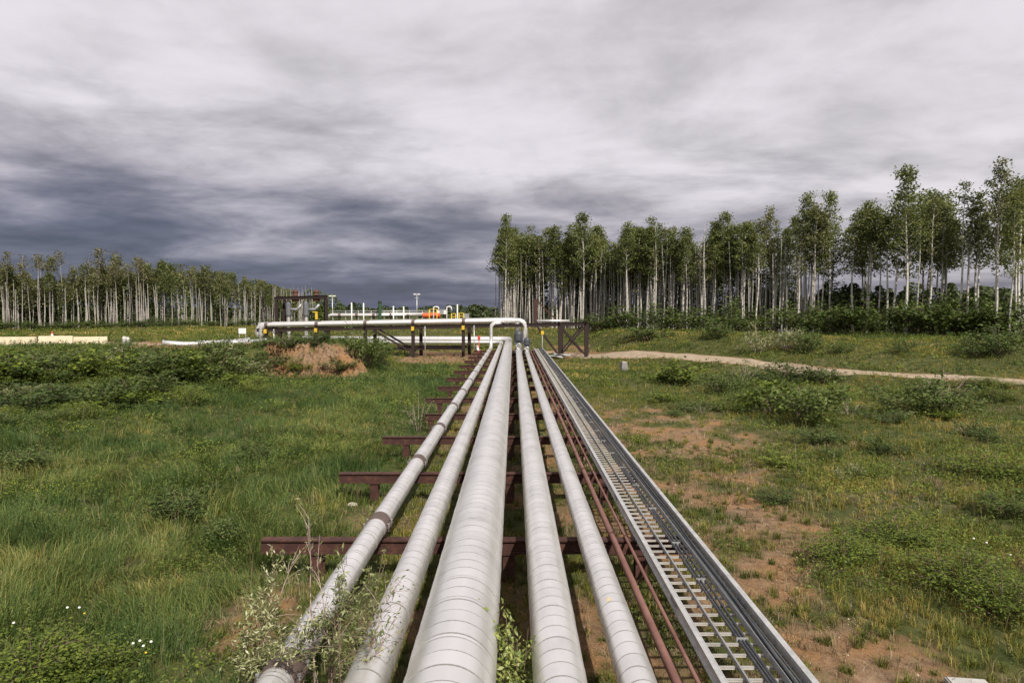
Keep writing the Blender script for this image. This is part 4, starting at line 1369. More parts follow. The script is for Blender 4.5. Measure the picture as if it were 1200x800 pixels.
# right-hand stand: front edge runs from behind the rack towards the viewer on the far right
EX = [-4, 12, 24, 36, 47, 58, 72, 90]
EY = [126, 121, 108, 96, 84, 79, 77, 74]
SPECIAL = [  # photo column, top row, distance, kind, width, label
    (592, 252, 124, 0, .85, 'full-crowned aspen at the open end of the right stand, above the rack'),
    (684, 250, 119, 0, 1.1, 'dark full-crowned aspen rising above its neighbours right of the rack'),
    (736, 262, 113, 1, 1.0, 'dark round-topped aspen beyond the right end of the rack, tall in the thin part'),
    (765, 256, 112, 2, 1.0, 'aspen with a lopsided top standing over a gap in the right stand'),
    (852, 249, 105, 0, 1.0, 'full-crowned aspen in the middle of the right stand, above the round willow'),
    (945, 229, 96, 1, .95, 'tall round-topped aspen above the red marker post'),
    (975, 226, 95, 0, .9, 'tall full-crowned aspen just right of the one above the red marker'),
    (1020, 237, 92, 6, 1.1, 'aspen with leaves only at the top, left of the tallest tree'),
    (1067, 196, 83, 0, 1.05, 'tallest aspen of the right stand with a thick double white stem'),
    (1078, 232, 84, 4, .8, 'thin aspen leaning against the tallest tree of the right stand'),
    (1128, 214, 82, 5, 1.0, 'thin pale leaning aspen between the tallest tree and the edge'),
    (1172, 192, 78, 3, .95, 'broad tall aspen near the right edge of the view'),
    (1188, 222, 77, 2, .9, 'ragged aspen at the right edge, beside the broad tall one'),
    (1112, 236, 86, 6, .9, 'bare-stemmed aspen with a high tuft, right of the tallest tree'),
    (1150, 228, 82, 4, 1.0, 'thin aspen left of the broad tall one at the edge'),
    (905, 246, 102, 3, .9, 'broad pale aspen with a straight white stem over the willow thicket'),
]
GR = 'aspens of the right stand'
for px_, py_, d, k, wd, lab in SPECIAL:
    p_ = at(px_, py_, d)
    H = p_.z - float(gh(p_.x, d)) + .05
    tree(p_.x, d, H, KINDS_R[k], 20, lab, GR, rg.uniform(0, 6.28), wd * 1.0)
nR = 0
while nR < 150:
    u_ = rg.random()
    X = -4 + 82 * u_ ** 1.25
    if X > 62:
        continue
    back = abs(rg.gauss(0, 6.5)) + 0.6
    if X > 28 and rg.random() < 0.30:
        continue
    Y = float(np.interp(X, EX, EY)) + back
    Xs = X + back * 0.25 * (0.3 if X < 5 else 1)
    px_ = 602 + Xs / Y * 800
    if px_ < 588 or px_ > 1260:
        continue
    top = np.interp(px_, [580, 690, 800, 900, 980, 1060, 1130, 1200], [268, 266, 268, 254, 240, 222, 226, 214]) + rg.uniform(-4, 26)
    H = (365 - top) / 800 * Y + CZ - float(gh(Xs, Y))
    k = rg.choices(range(8), [4, 4, 3, 2, 3, 2, 4, 1.0])[0]
    where = 'above the rack end' if px_ < 690 else 'just right of the rack' if px_ < 760 else 'above the round willow' if px_ < 850 else 'above the red marker' if px_ < 930 else 'above the dirt track' if px_ < 1000 else 'left of the tallest' if px_ < 1067 else 'right of the tallest' if px_ < 1140 else 'near the edge'
    depth = 'front row' if back < 4 else 'second row' if back < 9 else 'back row'
    tree(Xs, Y, H, KINDS_R[k], 20, f'{LOOK_R[k]}, right stand {depth}, {where}', GR, rg.uniform(0, 6.28), rg.uniform(.95, 1.4))
    nR += 1
# left-hand stand beyond the gravel road
GL = 'aspens of the left stand'
nL = 0
EXL, EYL = [-112, -88, -46, -30], [112, 118, 146, 158]
while nL < 132:
    X = rg.uniform(-108, -40)
    back = abs(rg.gauss(0, 7)) + .3
    Y = float(np.interp(X, EXL, EYL)) + back
    Xs = X - back * .5
    px_ = 602 + Xs / Y * 800
    if px_ < -60 or px_ > 345:
        continue
    tall = rg.random() < .27 and px_ < 175
    top = np.interp(px_, [0, 60, 160, 200, 250, 300, 340], [312, 311, 308, 306, 316, 326, 340]) + rg.uniform(-2, 16) - (18 if tall else 0)
    H = (365 - top) / 800 * Y + CZ - float(gh(Xs, Y))
    k = rg.choices(range(6), [0.3, 3, 4, .2, 1, 3])[0] if tall else rg.choices(range(6), [3, 2, 1.2, 2.5, 3, 1.2])[0]
    where = 'behind leftmost barriers' if px_ < 42 else 'behind right barriers' if px_ < 126 else 'behind concrete posts' if px_ < 190 else 'above ground pipes' if px_ < 250 else 'behind site sign' if px_ < 300 else 'beside dark gantry'
    depth = 'front row' if back < 4 else 'second row' if back < 9 else 'back row'
    tree(Xs, Y, H, KINDS_L[k], 12, f'{"tall " if tall else ""}{LOOK_L[k]}, left stand {depth}, {where}', GL, rg.uniform(0, 6.28), rg.uniform(.85, 1.15))
    nL += 1

# woods behind the two stands: dark understorey and young conifers nobody could count, one mass each


def mass(name, label, spots, material, lsize, seed, per=260, lo=0.0):
    rn = np.random.default_rng(seed)
    Vs, Fs, Ts, o = [], [], [], 0
    for x, y, h, r in spots:
        n = per
        f = rn.uniform(0, 1, n) ** 0.75
        conic = rn.random() < 0.5
        rad = r * ((1 - f) ** 0.8 * 1.1 + .12 if conic else np.sqrt(np.clip(1 - (2 * f - 1) ** 2, 0, 1)) * .9 + .1)
        a = rn.uniform(0, 2 * math.pi, n)
        rr = rad * np.sqrt(rn.uniform(.25, 1, n))
        z = float(gh(x, y)) + h * (lo + (1 - lo) * f)
        P = np.stack([x + rr * np.cos(a), y + rr * np.sin(a), z], 1)
        v, ff, t_ = leaf_arrays(P, lsize, rn, .7, .4)
        t_ = np.clip(t_ + rn.uniform(-.2, .2), 0, 1)
        Vs.append(v)
        Fs.append(ff + o)
        Ts.append(t_)
        o += len(v)
    return tag(link(name, mesh_np(name, np.concatenate(Vs), np.concatenate(Fs), material, np.concatenate(Ts))), label, None, None, 'stuff')


spots = []
for k in range(250):
    X = rg.uniform(-6, 95)
    b = rg.uniform(7, 38)
    Y = float(np.interp(X, EX, EY)) + b
    Xs = X + b * .35 * (.15 if X < 5 else 1)
    px_ = 602 + Xs / Y * 800
    if px_ < 600:
        continue
    top = np.interp(px_, [590, 640, 780, 860, 930, 1200], [312, 300, 298, 312, 333, 338]) + rg.uniform(-6, 20)
    h = max(3, (365 - top) / 800 * Y + CZ - float(gh(Xs, Y)))
    spots.append((Xs, Y, h, rg.uniform(1.6, 3.0)))
mass('background_woods', 'dark woods filling the depth behind the right aspens', spots, 'conifer', .62, 61, 330)
spots = []
for k in range(170):
    X = rg.uniform(-135, -38)
    b = rg.uniform(5, 30)
    Y = float(np.interp(X, EXL, EYL)) + b
    Xs = X - b * .5
    px_ = 602 + Xs / Y * 800
    top = np.interp(px_, [0, 120, 200, 250, 300, 345], [330, 326, 318, 322, 330, 342]) + rg.uniform(-5, 16)
    h = max(3, (365 - top) / 800 * Y + CZ - float(gh(Xs, Y)))
    spots.append((Xs, Y, h, rg.uniform(1.5, 2.6)))
mass('background_woods', 'dark woods filling the depth behind the left aspens', spots, 'dark_brush', .55, 62, 330)
spots = []
for k in range(430):
    X = rg.uniform(-330, 190)
    Y = rg.uniform(330, 420) + abs(X) * .25
    px_ = 602 + X / Y * 800
    spots.append((X, Y, rg.uniform(4.2, 6.4) + (1.0 if px_ > 520 else 0) + (rg.uniform(0, 4) if 395 < px_ < 425 else 0), rg.uniform(2.5, 4.5)))
mass('far_forest', 'low dark forest line on the horizon behind the plant site', spots, 'conifer', 1.5, 63, 110)
spots = []
for k in range(190):
    X = rg.uniform(-5, 62) if k < 145 else rg.uniform(-5, 26)
    b = rg.uniform(3, 22)
    Y = float(np.interp(X, EX, EY)) + b
    Xs = X + b * .35 * (.15 if X < 5 else 1)
    px_ = 602 + Xs / Y * 800
    if px_ < 598 or (px_ > 935 and k % 2):
        continue
    top = np.interp(px_, [580, 690, 800, 900, 980, 1060, 1130, 1200], [276, 276, 276, 262, 252, 246, 248, 236]) + rg.uniform(0, 30)
    h = max(3, (365 - top) / 800 * Y + CZ - float(gh(Xs, Y)))
    spots.append((Xs, Y, h, rg.uniform(1.5, 2.6)))
mass('background_canopy', 'merging leafy crowns in the depth of the right stand', spots, 'aspen_leaf', .38, 64, 380, .56)
spots = []
for k in range(230):
    X = rg.uniform(-112, -42)
    b = rg.uniform(3, 16)
    Y = float(np.interp(X, EXL, EYL)) + b
    Xs = X - b * .5
    px_ = 602 + Xs / Y * 800
    if px_ > 345:
        continue
    top = np.interp(px_, [0, 120, 200, 250, 300, 345], [326, 322, 310, 318, 328, 342]) + rg.uniform(-4, 14)
    h = max(3, (365 - top) / 800 * Y + CZ - float(gh(Xs, Y)))
    spots.append((Xs, Y, h, rg.uniform(1.1, 1.9)))
mass('background_canopy', 'merging leafy crowns in the depth of the left stand', spots, 'aspen_pale', .36, 65, 240, .52)
# thin stems standing deep in both stands
dm = MB()
for k in range(600):
    if k < 400:
        X = rg.uniform(-4, 40)
        b = rg.uniform(1.5, 14)
        Y = float(np.interp(X, EX, EY)) + b
        Xs = X + b * .3 * (.2 if X < 5 else 1)
        h, r = rg.uniform(11, 15), rg.uniform(.055, .10)
    else:
        X = rg.uniform(-108, -42)
        b = rg.uniform(0.5, 9)
        Y = float(np.interp(X, EXL, EYL)) + b
        Xs = X - b * .5
        h, r = rg.uniform(6.5, 9), rg.uniform(.05, .10)
    g = float(gh(Xs, Y))
    lx = rg.uniform(-.05, .05)
    dm.tube([(Xs, Y, g - .3), (Xs + lx * h * .5 + .1, Y, g + h * .5), (Xs + lx * h, Y, g + h)], [r * 1.2, r, r * .4], 5, cap=False)
tag(dm.build('background_stems', 'aspen_bark', None, True), 'thin pale stems standing deep inside both aspen stands', None, None, 'stuff')

# ------------------------------------------------------------------ shrubs


def bush_meshes(seed, leafmat, nst=9, nleaf=900, lsize=0.06, R_=0.55, bark='twig', aspect=.45, drop=0.25, sigma=.07, stem_r=.012):
    rg = random.Random(seed)
    rn = np.random.default_rng(seed)
    st = MB()
    P, D = [], []
    per = nleaf // (nst * 4)
    for k in range(nst):
        a = k * 2.4 + rg.uniform(-.4, .4)
        rr = R_ * math.sqrt((k + .5) / nst) * rg.uniform(.8, 1.15)
        top = (1 - 0.42 * (rr / R_) ** 2) * rg.uniform(.55, 1.08)
        b0 = Vector((math.cos(a) * rr * .12, math.sin(a) * rr * .12, -.05))
        m0 = Vector((math.cos(a) * rr * .6, math.sin(a) * rr * .6, top * .55))
        e0 = Vector((math.cos(a) * rr, math.sin(a) * rr, top))
        st.tube([b0, b0.lerp(m0, .5) + Vector((0, 0, .03)), m0, e0], [stem_r, stem_r * .85, stem_r * .6, stem_r * .25], 4, cap=False)
        for s in range(4):
            f = rg.uniform(drop, 1.0)
            q = b0.lerp(m0, f * 2) if f < .5 else m0.lerp(e0, f * 2 - 1)
            d = Vector((math.cos(a + rg.uniform(-1.3, 1.3)), math.sin(a + rg.uniform(-1.3, 1.3)), rg.uniform(.1, .9))).normalized()
            L = rg.uniform(.10, .34)
            st.tube([q, q + d * L], [stem_r * .4, stem_r * .15], 3, cap=False)
            m = max(3, int(per * rg.uniform(.7, 1.3)))
            tt = rn.uniform(.1, 1.1, (m, 1))
            P.append(np.array(q) + tt * np.array(d * L) + rn.normal(size=(m, 3)) * sigma * np.array([1, 1, .8]))
            D.append(np.repeat(np.array(d)[None], m, 0))
    P, D = np.concatenate(P), np.concatenate(D)
    P[:, 2] = np.maximum(P[:, 2], .02)
    v, f, t = leaf_arrays(P, lsize, rn, aspect, .45, dirs=D + rn.normal(size=D.shape) * .5)
    return st.mesh('branches', bark, True), mesh_np('foliage', v, f, leafmat, t)


BUSHES = []
B = {
    'brush': [bush_meshes(300 + k, 'brush_leaf', 12, 1500, .085, .62, sigma=.085) for k in range(3)],
    'dark': [bush_meshes(310 + k, 'dark_brush', 12, 1500, .085, .66, sigma=.09) for k in range(3)],
    'broad': [bush_meshes(320 + k, 'weed_leaf', 10, 800, .115, .62, sigma=.085, aspect=.6) for k in range(3)],
    'weedy': [bush_meshes(370 + k, 'weed_leaf', 18, 2600, .058, .64, sigma=.085, aspect=.5) for k in range(2)],
    'willow': [bush_meshes(330 + k, 'willow_leaf', 11, 1100, .085, .6, bark='pale_twig', aspect=.3, sigma=.08) for k in range(2)],
    'dry': [bush_meshes(340 + k, 'dry_leaf', 14, 500, .06, .6, bark='pale_twig', aspect=.3, sigma=.07) for k in range(1)],
    'fresh': [bush_meshes(350, 'fresh_leaf', 18, 3000, .05, .24, aspect=.4, sigma=.03, stem_r=.005)],
    'sparse': [bush_meshes(360, 'brush_leaf', 9, 420, .065, .5, bark='pale_twig', aspect=.5, sigma=.07)],
}


def bush(kind, x, y, w, h, label, group=None, name='shrub', cat='shrub', k=0, rz=None):
    BUSHES.append((x, y, w))
    me_ = B[kind][k % len(B[kind])]
    t = thing(name, label, cat, (x, y, float(gh(x, y)) - .04), group, random.uniform(0, 6.28) if rz is None else rz)
    t.scale = (w / 1.15, w / 1.15, h)
    link('branches', me_[0], t)
    link('foliage', me_[1], t)
    return t


def ground_d(px, py):
    """Distance at which the photo's line of sight through (px, py) meets the terrain."""
    d = 8.0
    while d < 260:
        p = at(px, py, d)
        if p.z <= float(gh(p.x, d)):
            return d
        d *= 1.012
    return 260


def bush_px(kind, px, base, wpx, hpx, label, group=None, k=0, name='shrub', d=None):
    d = d or ground_d(px, base)
    p = at(px, base, d)
    bush(kind, p.x, d, wpx * d / 800, hpx * d / 800, label, group, name, 'shrub', k)


GB = 'shrubs in the right field'
for k, (kind, px, base, w, h, lab) in enumerate((
        ('broad', 795, 452, 56, 32, 'dark green low shrub, leftmost in the right field before the dirt track'),
        ('dark', 845, 462, 46, 28, 'small dark shrub just right of the leftmost one in the right field'),
        ('willow', 877, 446, 30, 26, 'pale-leaved shrub with silvery leaves near the dirt track'),
        ('brush', 915, 450, 60, 28, 'bushy green shrub at the near edge of the dirt track'),
        ('broad', 905, 486, 60, 40, 'leafy shrub in the right field below the silvery one'),
        ('dark', 948, 494, 84, 58, 'large dark shrub in the middle of the right field'),
        ('brush', 962, 520, 50, 22, 'low shrub at the foot of the large dark one'),
        ('dark', 1062, 486, 72, 40, 'dark left half of the wide shrub clump near the dirt track'),
        ('brush', 1105, 488, 76, 48, 'wide green shrub with a dry brown top near the dirt track'),
        ('dry', 1104, 480, 54, 50, 'dry brown twiggy shrub rising out of the wide green one'),
        ('dark', 975, 540, 26, 22, 'small round dark shrub alone in the lower right field'),
        ('weedy', 1165, 560, 90, 34, 'low leafy shrub at the right edge of the field'),
        ('weedy', 1010, 558, 50, 20, 'low leafy shrub in the centre of the right field'),
        ('dark', 1180, 606, 60, 30, 'dark low shrub at the right edge above the weeds'),
        ('sparse', 722, 502, 20, 26, 'small airy shrub close beside the cable tray'),
        ('sparse', 888, 600, 14, 16, 'tiny upright shrub on the bare soil right of the tray'),
        ('weedy', 1130, 690, 110, 46, 'large leafy clump in the lower right field'),
        ('weedy', 1178, 726, 90, 60, 'large leafy clump at the lower right edge'),
        ('weedy', 985, 655, 80, 32, 'bright leafy clump between the bare soil and the large clumps'),
        ('weedy', 1060, 640, 90, 34, 'bright leafy clump behind the large clumps'))):
    bush_px(kind, px, base, w, h, lab, GB, k)
rs_ = random.Random(78)
names_ = {'brush': 'fine-leaved shrub', 'broad': 'broad-leaved shrub', 'weedy': 'bright weedy clump', 'dark': 'darker green shrub', 'willow': 'pale greyish shrub', 'sparse': 'airy small shrub'}
for k in range(40):
    px = rs_.uniform(775, 1215)
    base = rs_.uniform(448, 500) if k % 3 else rs_.uniform(500, 590)
    if px < 900 and base > 490:
        continue
    kind = rs_.choices(['brush', 'broad', 'weedy', 'dark', 'willow', 'sparse'], [4, 1.5, 4, 2, 1.5, 2])[0]
    w, h = rs_.uniform(22, 54), rs_.uniform(10, 26)
    row = 'near the dirt track' if base < 470 else 'in the upper right field' if base < 500 else 'in the lower right field'
    col = 'left of the large dark shrub' if px < 905 else 'around the large dark shrub' if px < 1000 else 'around the dry-topped shrub' if px < 1130 else 'at the right edge'
    bush_px(kind, px, base, w, h, f'{names_[kind]} {row}, {col}', GB, k)
GT = 'willows beyond the dirt track'
for k, (kind, px, base, w, h, lab) in enumerate((
        ('brush', 760, 398, 52, 18, 'low pale willow at the forest foot, right of the rack'),
        ('brush', 838, 397, 38, 22, 'round pale willow standing alone before the forest'),
        ('willow', 888, 414, 40, 36, 'pale spreading willow left of the red marker post'),
        ('willow', 922, 410, 40, 32, 'pale spreading willow behind the wire fence panel'),
        ('brush', 945, 414, 36, 30, 'green willow right of the wire fence panel'),
        ('dark', 984, 416, 24, 16, 'small dark willow in the grass beyond the track'),
        ('brush', 1058, 413, 24, 16, 'small round willow in the grass, below the tallest aspen'),
        ('brush', 1172, 417, 62, 36, 'wide pale willow at the right edge before the forest'),
        ('brush', 1148, 418, 40, 20, 'low willow left of the wide one at the edge'))):
    bush_px(kind, px, base, w, h, lab, GT, k, 'willow_bush')
GF = 'dark brush along the forest foot'
pos = [(702, 391, 40, 26), (728, 390, 42, 32), (752, 390, 40, 28), (778, 391, 44, 34), (806, 392, 46, 36), (830, 391, 40, 30), (856, 392, 46, 34), (884, 392, 46, 38), (910, 393, 44, 36),
       (938, 393, 46, 38), (966, 394, 50, 36), (994, 394, 50, 40), (1022, 394, 50, 42), (1050, 394, 54, 40), (1078, 394, 56, 46), (1106, 394, 60, 52), (1134, 394, 56, 44), (1162, 394, 60, 46), (1192, 394, 60, 50)]
for k, (px, base, w, h) in enumerate(pos):
    if k in (2, 5, 8, 13):
        continue
    h *= .8 if px < 870 else 1.0
    X = at(px, 380, 100).x / 100
    d = 78
    while d < float(np.interp(X * d, EX, EY)) - 1.2:
        d += .5
    d += rg.uniform(-1.5, 1)
    where = 'near the rack' if px < 760 else 'behind the round willow' if px < 860 else 'behind the pale willows' if px < 960 else 'below the tallest aspen' if px < 1090 else 'towards the right edge'
    where = where
    p = at(px, base, d)
    bush('dark' if rg.random() < .6 else 'brush', p.x, d, w * 1.25 * d / 800, max(2.2, h * rg.uniform(.6, 1.4) * d / 800), f'dark brush at the right forest foot, {where}', GF, 'brush_clump', 'shrub', k)
for k, px in enumerate(range(-20, 330, 22)):
    d = float(np.interp((px - 602) / 800 * 125, EXL, EYL)) - 2 + rg.uniform(-1.5, 1.5)
    p = at(px, 386, d)
    where = 'behind the cream barriers' if px < 126 else 'behind the concrete posts' if px < 215 else 'near the site sign'
    bush('brush', p.x, d, rg.uniform(3.5, 5.5), rg.uniform(1.2, 2.0), f'low green brush at the left forest foot, {where}', 'brush at the foot of the left aspens', 'brush_clump', 'shrub', k)
GLB = 'shrubs on the left bank'
for k, (kind, px, base, w, h, lab) in enumerate((
        ('broad', 12, 448, 60, 34, 'leafy shrub on the left bank, at the left edge'),
        ('brush', 48, 440, 56, 30, 'green shrub on the left bank below the barrier gap'),
        ('dark', 84, 436, 52, 28, 'dark shrub on the left bank below the second barrier pair'),
        ('broad', 112, 444, 60, 36, 'leafy shrub on the left bank below the right end of the barriers'),
        ('willow', 150, 440, 56, 34, 'broad-leaved pale shrub on the left bank below the concrete posts'),
        ('brush', 186, 444, 52, 34, 'green shrub on the left bank right of the concrete posts'),
        ('broad', 214, 446, 46, 30, 'leafy shrub on the left bank left of the dark bush'),
        ('dark', 240, 446, 62, 42, 'dark tall bush on the left bank before the white ground pipes'),
        ('willow', 282, 446, 74, 40, 'silvery broad-leaved bush beside the bare soil on the left bank'),
        ('dark', 262, 430, 40, 34, 'dark bush with a pointed top against the white ground pipes'),
        ('dark', 165, 472, 70, 40, 'dark leafy bush halfway down the left bank'),
        ('brush', 130, 478, 60, 30, 'green shrub low on the left bank, left of the dark leafy bush'),
        ('brush', 40, 484, 80, 34, 'wide green shrub low on the left bank, near the left edge'),
        ('brush', 25, 552, 50, 30, 'dark low clump in the grass at the left edge'),
        ('dark', 428, 428, 44, 42, 'dark bush on the right shoulder of the bare soil bank'),
        ('dark', 444, 426, 26, 22, 'small dark bush at the foot of the soil bank near the trestle'),
        ('brush', 330, 408, 40, 18, 'low green shrub on top of the soil bank'),
        ('weedy', 350, 436, 28, 15, 'weedy clump growing on the face of the soil bank'),
        ('brush', 396, 441, 34, 15, 'low green shrub at the foot of the soil bank'),
        ('dry', 336, 424, 24, 16, 'dry twiggy clump at the left side of the soil bank'),
        ('brush', 318, 436, 34, 22, 'green shrub at the left end of the soil bank'),
        ('brush', 372, 404, 30, 14, 'small green shrub on top of the soil bank near the yellow bracket'),
        ('brush', 210, 612, 60, 46, 'leafy clump in the tall grass of the left field'),
        ('brush', 262, 640, 40, 38, 'small leafy clump in the left field near the nearest beam end'),
        ('weedy', 40, 800, 120, 50, 'leafy clump in the lower left corner'),
        ('weedy', 110, 790, 80, 40, 'leafy clump right of the one in the lower left corner'),
        ('brush', 300, 545, 36, 30, 'green clump in the middle of the left field'),
        ('sparse', 490, 506, 34, 46, 'small-leaved airy shrub growing over the short support beam'))):
    bush_px(kind, px, base, w * 1.15, max(h, base - 409) if base < 450 and px < 300 else h * 1.05, lab, GLB, k)
rs_ = random.Random(77)
names_ = {'brush': 'fine-leaved shrub', 'broad': 'broad-leaved shrub', 'weedy': 'bright weedy clump', 'dark': 'darker green shrub', 'willow': 'pale greyish shrub'}
for k in range(70):
    px = rs_.uniform(-30, 300)
    base = rs_.uniform(436, 506 - 0.14 * max(px, 0)) if k % 3 else rs_.uniform(430, 452)
    kind = rs_.choices(['brush', 'broad', 'weedy', 'dark', 'willow'], [4, 2, 4, 2, 1.2])[0]
    w, h = rs_.uniform(34, 62), rs_.uniform(14, 26)
    h = min(h, base - 408)
    row = 'on the bank crest' if base < 446 else 'midway down the bank' if base < 470 else 'low on the bank'
    col = 'under the barriers' if px < 126 else 'below the concrete posts' if px < 200 else 'below the ground pipes'
    bush_px(kind, px, base, w, h, f'{names_[kind]} {row}, {col}', GLB, k)

# the bright leafy shrub growing between the thick pipes, close to the viewer
bush('fresh', -0.0, 8.25, 1.75, 1.98, 'bright green leafy shrub growing up between the two thickest pipes', None, 'shrub', 'shrub', 0, 0.4)

# foreground willows: long bare stems with narrow pale leaves, between and beside the left pipes


def tall_willow(label, x, y, seed, stems, nleaf, group='foreground willows'):
    rg = random.Random(seed)
    rn = np.random.default_rng(seed)
    t = thing('willow_bush', label, 'shrub', (x, y, float(gh(x, y))), group)
    P, D = [], []
    base_z = float(gh(x, y))
    for (tx, ty, tz, leafy) in stems:
        st = MB()
        e = Vector((tx - x, ty - y, tz - base_z))
        b = Vector((rg.uniform(-.12, .12), rg.uniform(-.12, .12), -.1))
        m = b.lerp(e, .5) + Vector((rg.uniform(-.1, .1), rg.uniform(-.1, .1), .12))
        pts = [b.lerp(m, k / 4) for k in range(4)] + [m.lerp(e, k / 5) + Vector((rg.uniform(-.012, .012), 0, 0)) for k in range(6)]
        rs = [0.017 - 0.0145 * k / 9 for k in range(10)]
        st.tube(pts, rs, 6, cap=False)
        for s in range(15):
            i = rg.randint(3, 8)
            q = pts[i].lerp(pts[i + 1], rg.random())
            d = ((e - b).normalized() * .8 + Vector(rn.normal(size=3)) * .55).normalized()
            L = rg.uniform(.15, .5)
            q2 = q + d * L
            st.tube([q, q.lerp(q2, .5) + Vector((0, 0, .02)), q2], [.005, .0035, .0018], 4, cap=False)
            if leafy > 0:
                k_ = int(nleaf * leafy * rg.uniform(.5, 1.4) / 15)
                tt = rn.uniform(.15, 1.08, (k_, 1))
                P.append(np.array(q) + tt * np.array(q2 - q) + rn.normal(size=(k_, 3)) * .035)
                D.append(np.repeat(np.array(d)[None], k_, 0))
        st.build('stem', 'pale_twig' if leafy < .5 else 'twig', t, True)
    P, D = np.concatenate(P), np.concatenate(D)
    v, f, ti = leaf_arrays(P, .074, rn, .27, .25, dirs=D + rn.normal(size=D.shape) * .55)
    link('foliage', mesh_np('foliage', v, f, 'willow_leaf', ti), t)


def wp(px, py, d):
    p = at(px, py, d)
    return (p.x, p.y, p.z)


tall_willow('tall foreground willow with long pale stems between the two leftmost white pipes', -2.28, 8.0, 3,
            [(*wp(362, 604, 8.6), .12), (*wp(404, 662, 8.4), 1.1), (*wp(436, 672, 8.5), 1.1), (*wp(452, 655, 8.8), 1.0), (*wp(415, 690, 8.0), 1.0), (*wp(395, 700, 7.9), .8), (*wp(372, 655, 8.2), .35), (*wp(458, 688, 8.3), .35), (*wp(440, 740, 7.7), .6), (*wp(468, 715, 8.1), .25), (*wp(395, 745, 7.4), .5)], 400)
tall_willow('leafy foreground willow left of the clamped slim pipe', -3.35, 8.6, 4,
            [(*wp(322, 672, 8.9), .9), (*wp(340, 720, 8.3), 1.1), (*wp(300, 705, 8.8), .9), (*wp(288, 738, 8.5), 1.1), (*wp(318, 745, 8.2), 1.2), (*wp(352, 748, 8.0), 1.1), (*wp(345, 650, 9.0), .25), (*wp(372, 735, 8.0), .8), (*wp(332, 770, 7.8), 1.2), (*wp(300, 770, 8.2), .9)], 470)

# ------------------------------------------------------------------ grasses: real blades, one mass of each kind


def blades(name, label, x, y, h, nb, spread, width, material, seed, two=True, lean=0.55, tint0=None, flat=0.0, swirl=0.0):
    rn = np.random.default_rng(seed)
    N = len(x)
    z = gh(x, y) - 0.02
    base = np.repeat(np.stack([x, y, z], 1), nb, 0)
    n = N * nb
    off = rn.normal(size=(n, 2)) * spread * np.repeat(np.clip(h / .5, .5, 2), nb)[:, None]
    base[:, :2] += off
    hh = np.repeat(h, nb) * rn.uniform(.45, 1.1, n)
    a = rn.uniform(0, 2 * math.pi, n)
    ld = np.stack([np.cos(a), np.sin(a), np.zeros(n)], 1)
    ld[:, :2] = ld[:, :2] * .75 + off / (spread + 1e-6) * .22
    if swirl:                                  # clumps lean together, each its own way
        sa = (fbm(x * .55, y * .55, 301, 3) - .5) * 14 + rn.normal(size=N) * .35
        ld[:, 0] += np.repeat(np.cos(sa), nb) * swirl
        ld[:, 1] += np.repeat(np.sin(sa), nb) * swirl
        ld /= np.linalg.norm(ld, axis=1, keepdims=True) + 1e-6
    ln = (lean * rn.uniform(.2, 1.3, n))[:, None]
    upv = np.array([0, 0, 1.0])
    b = rn.uniform(0, 2 * math.pi, n)
    sd = np.stack([np.cos(b), np.sin(b), np.zeros(n)], 1) * (width * rn.uniform(.6, 1.4, n))[:, None] * .5
    H = hh[:, None]
    tip = base + upv * H * (0.92 - .35 * ln * (1 - flat) - .8 * flat) + ld * H * ln
    t0 = np.repeat(rn.uniform(.2, .8, N) if tint0 is None else tint0, nb)
    ti = np.clip(t0 + rn.normal(size=n) * .2, 0, 1)
    if two:
        mid = base + upv * H * .55 * (1 - flat * .7) + ld * H * ln * .3
        V = np.stack([base - sd, base + sd, mid - sd * .75, mid + sd * .75, tip], 1).reshape(-1, 3)
        k = np.arange(n)[:, None] * 5
        F = np.concatenate([k + [0, 1, 3], k + [0, 3, 2], k + [2, 3, 4]], 0)
        tt = np.repeat(ti, 5)
    else:
        V = np.stack([base - sd, base + sd, tip], 1).reshape(-1, 3)
        F = np.arange(n * 3).reshape(n, 3)
        tt = np.repeat(ti, 3)
    return tag(link(name, mesh_np(name, V, F, material, tt)), label, None, None, 'stuff')


def samples(y0, y1, dens, seed):
    rn = np.random.default_rng(seed)
    yy = np.linspace(y0, y1, 40)
    wid = .80 * yy + 2.5
    area = float(np.sum(wid[:-1] + wid[1:]) * (yy[1] - yy[0]))
    n = int(area * dens)
    y = np.interp(rn.random(n), np.concatenate([[0], np.cumsum((wid[:-1] + wid[1:]))]) / np.sum(wid[:-1] + wid[1:]), yy)
    x = rn.uniform(-1, 1, n) * (.80 * y + 2.5)
    return x, y, rn


def in_run(x, y):
    return (x > -3.4) & (x < 3.9) & (y < 86)


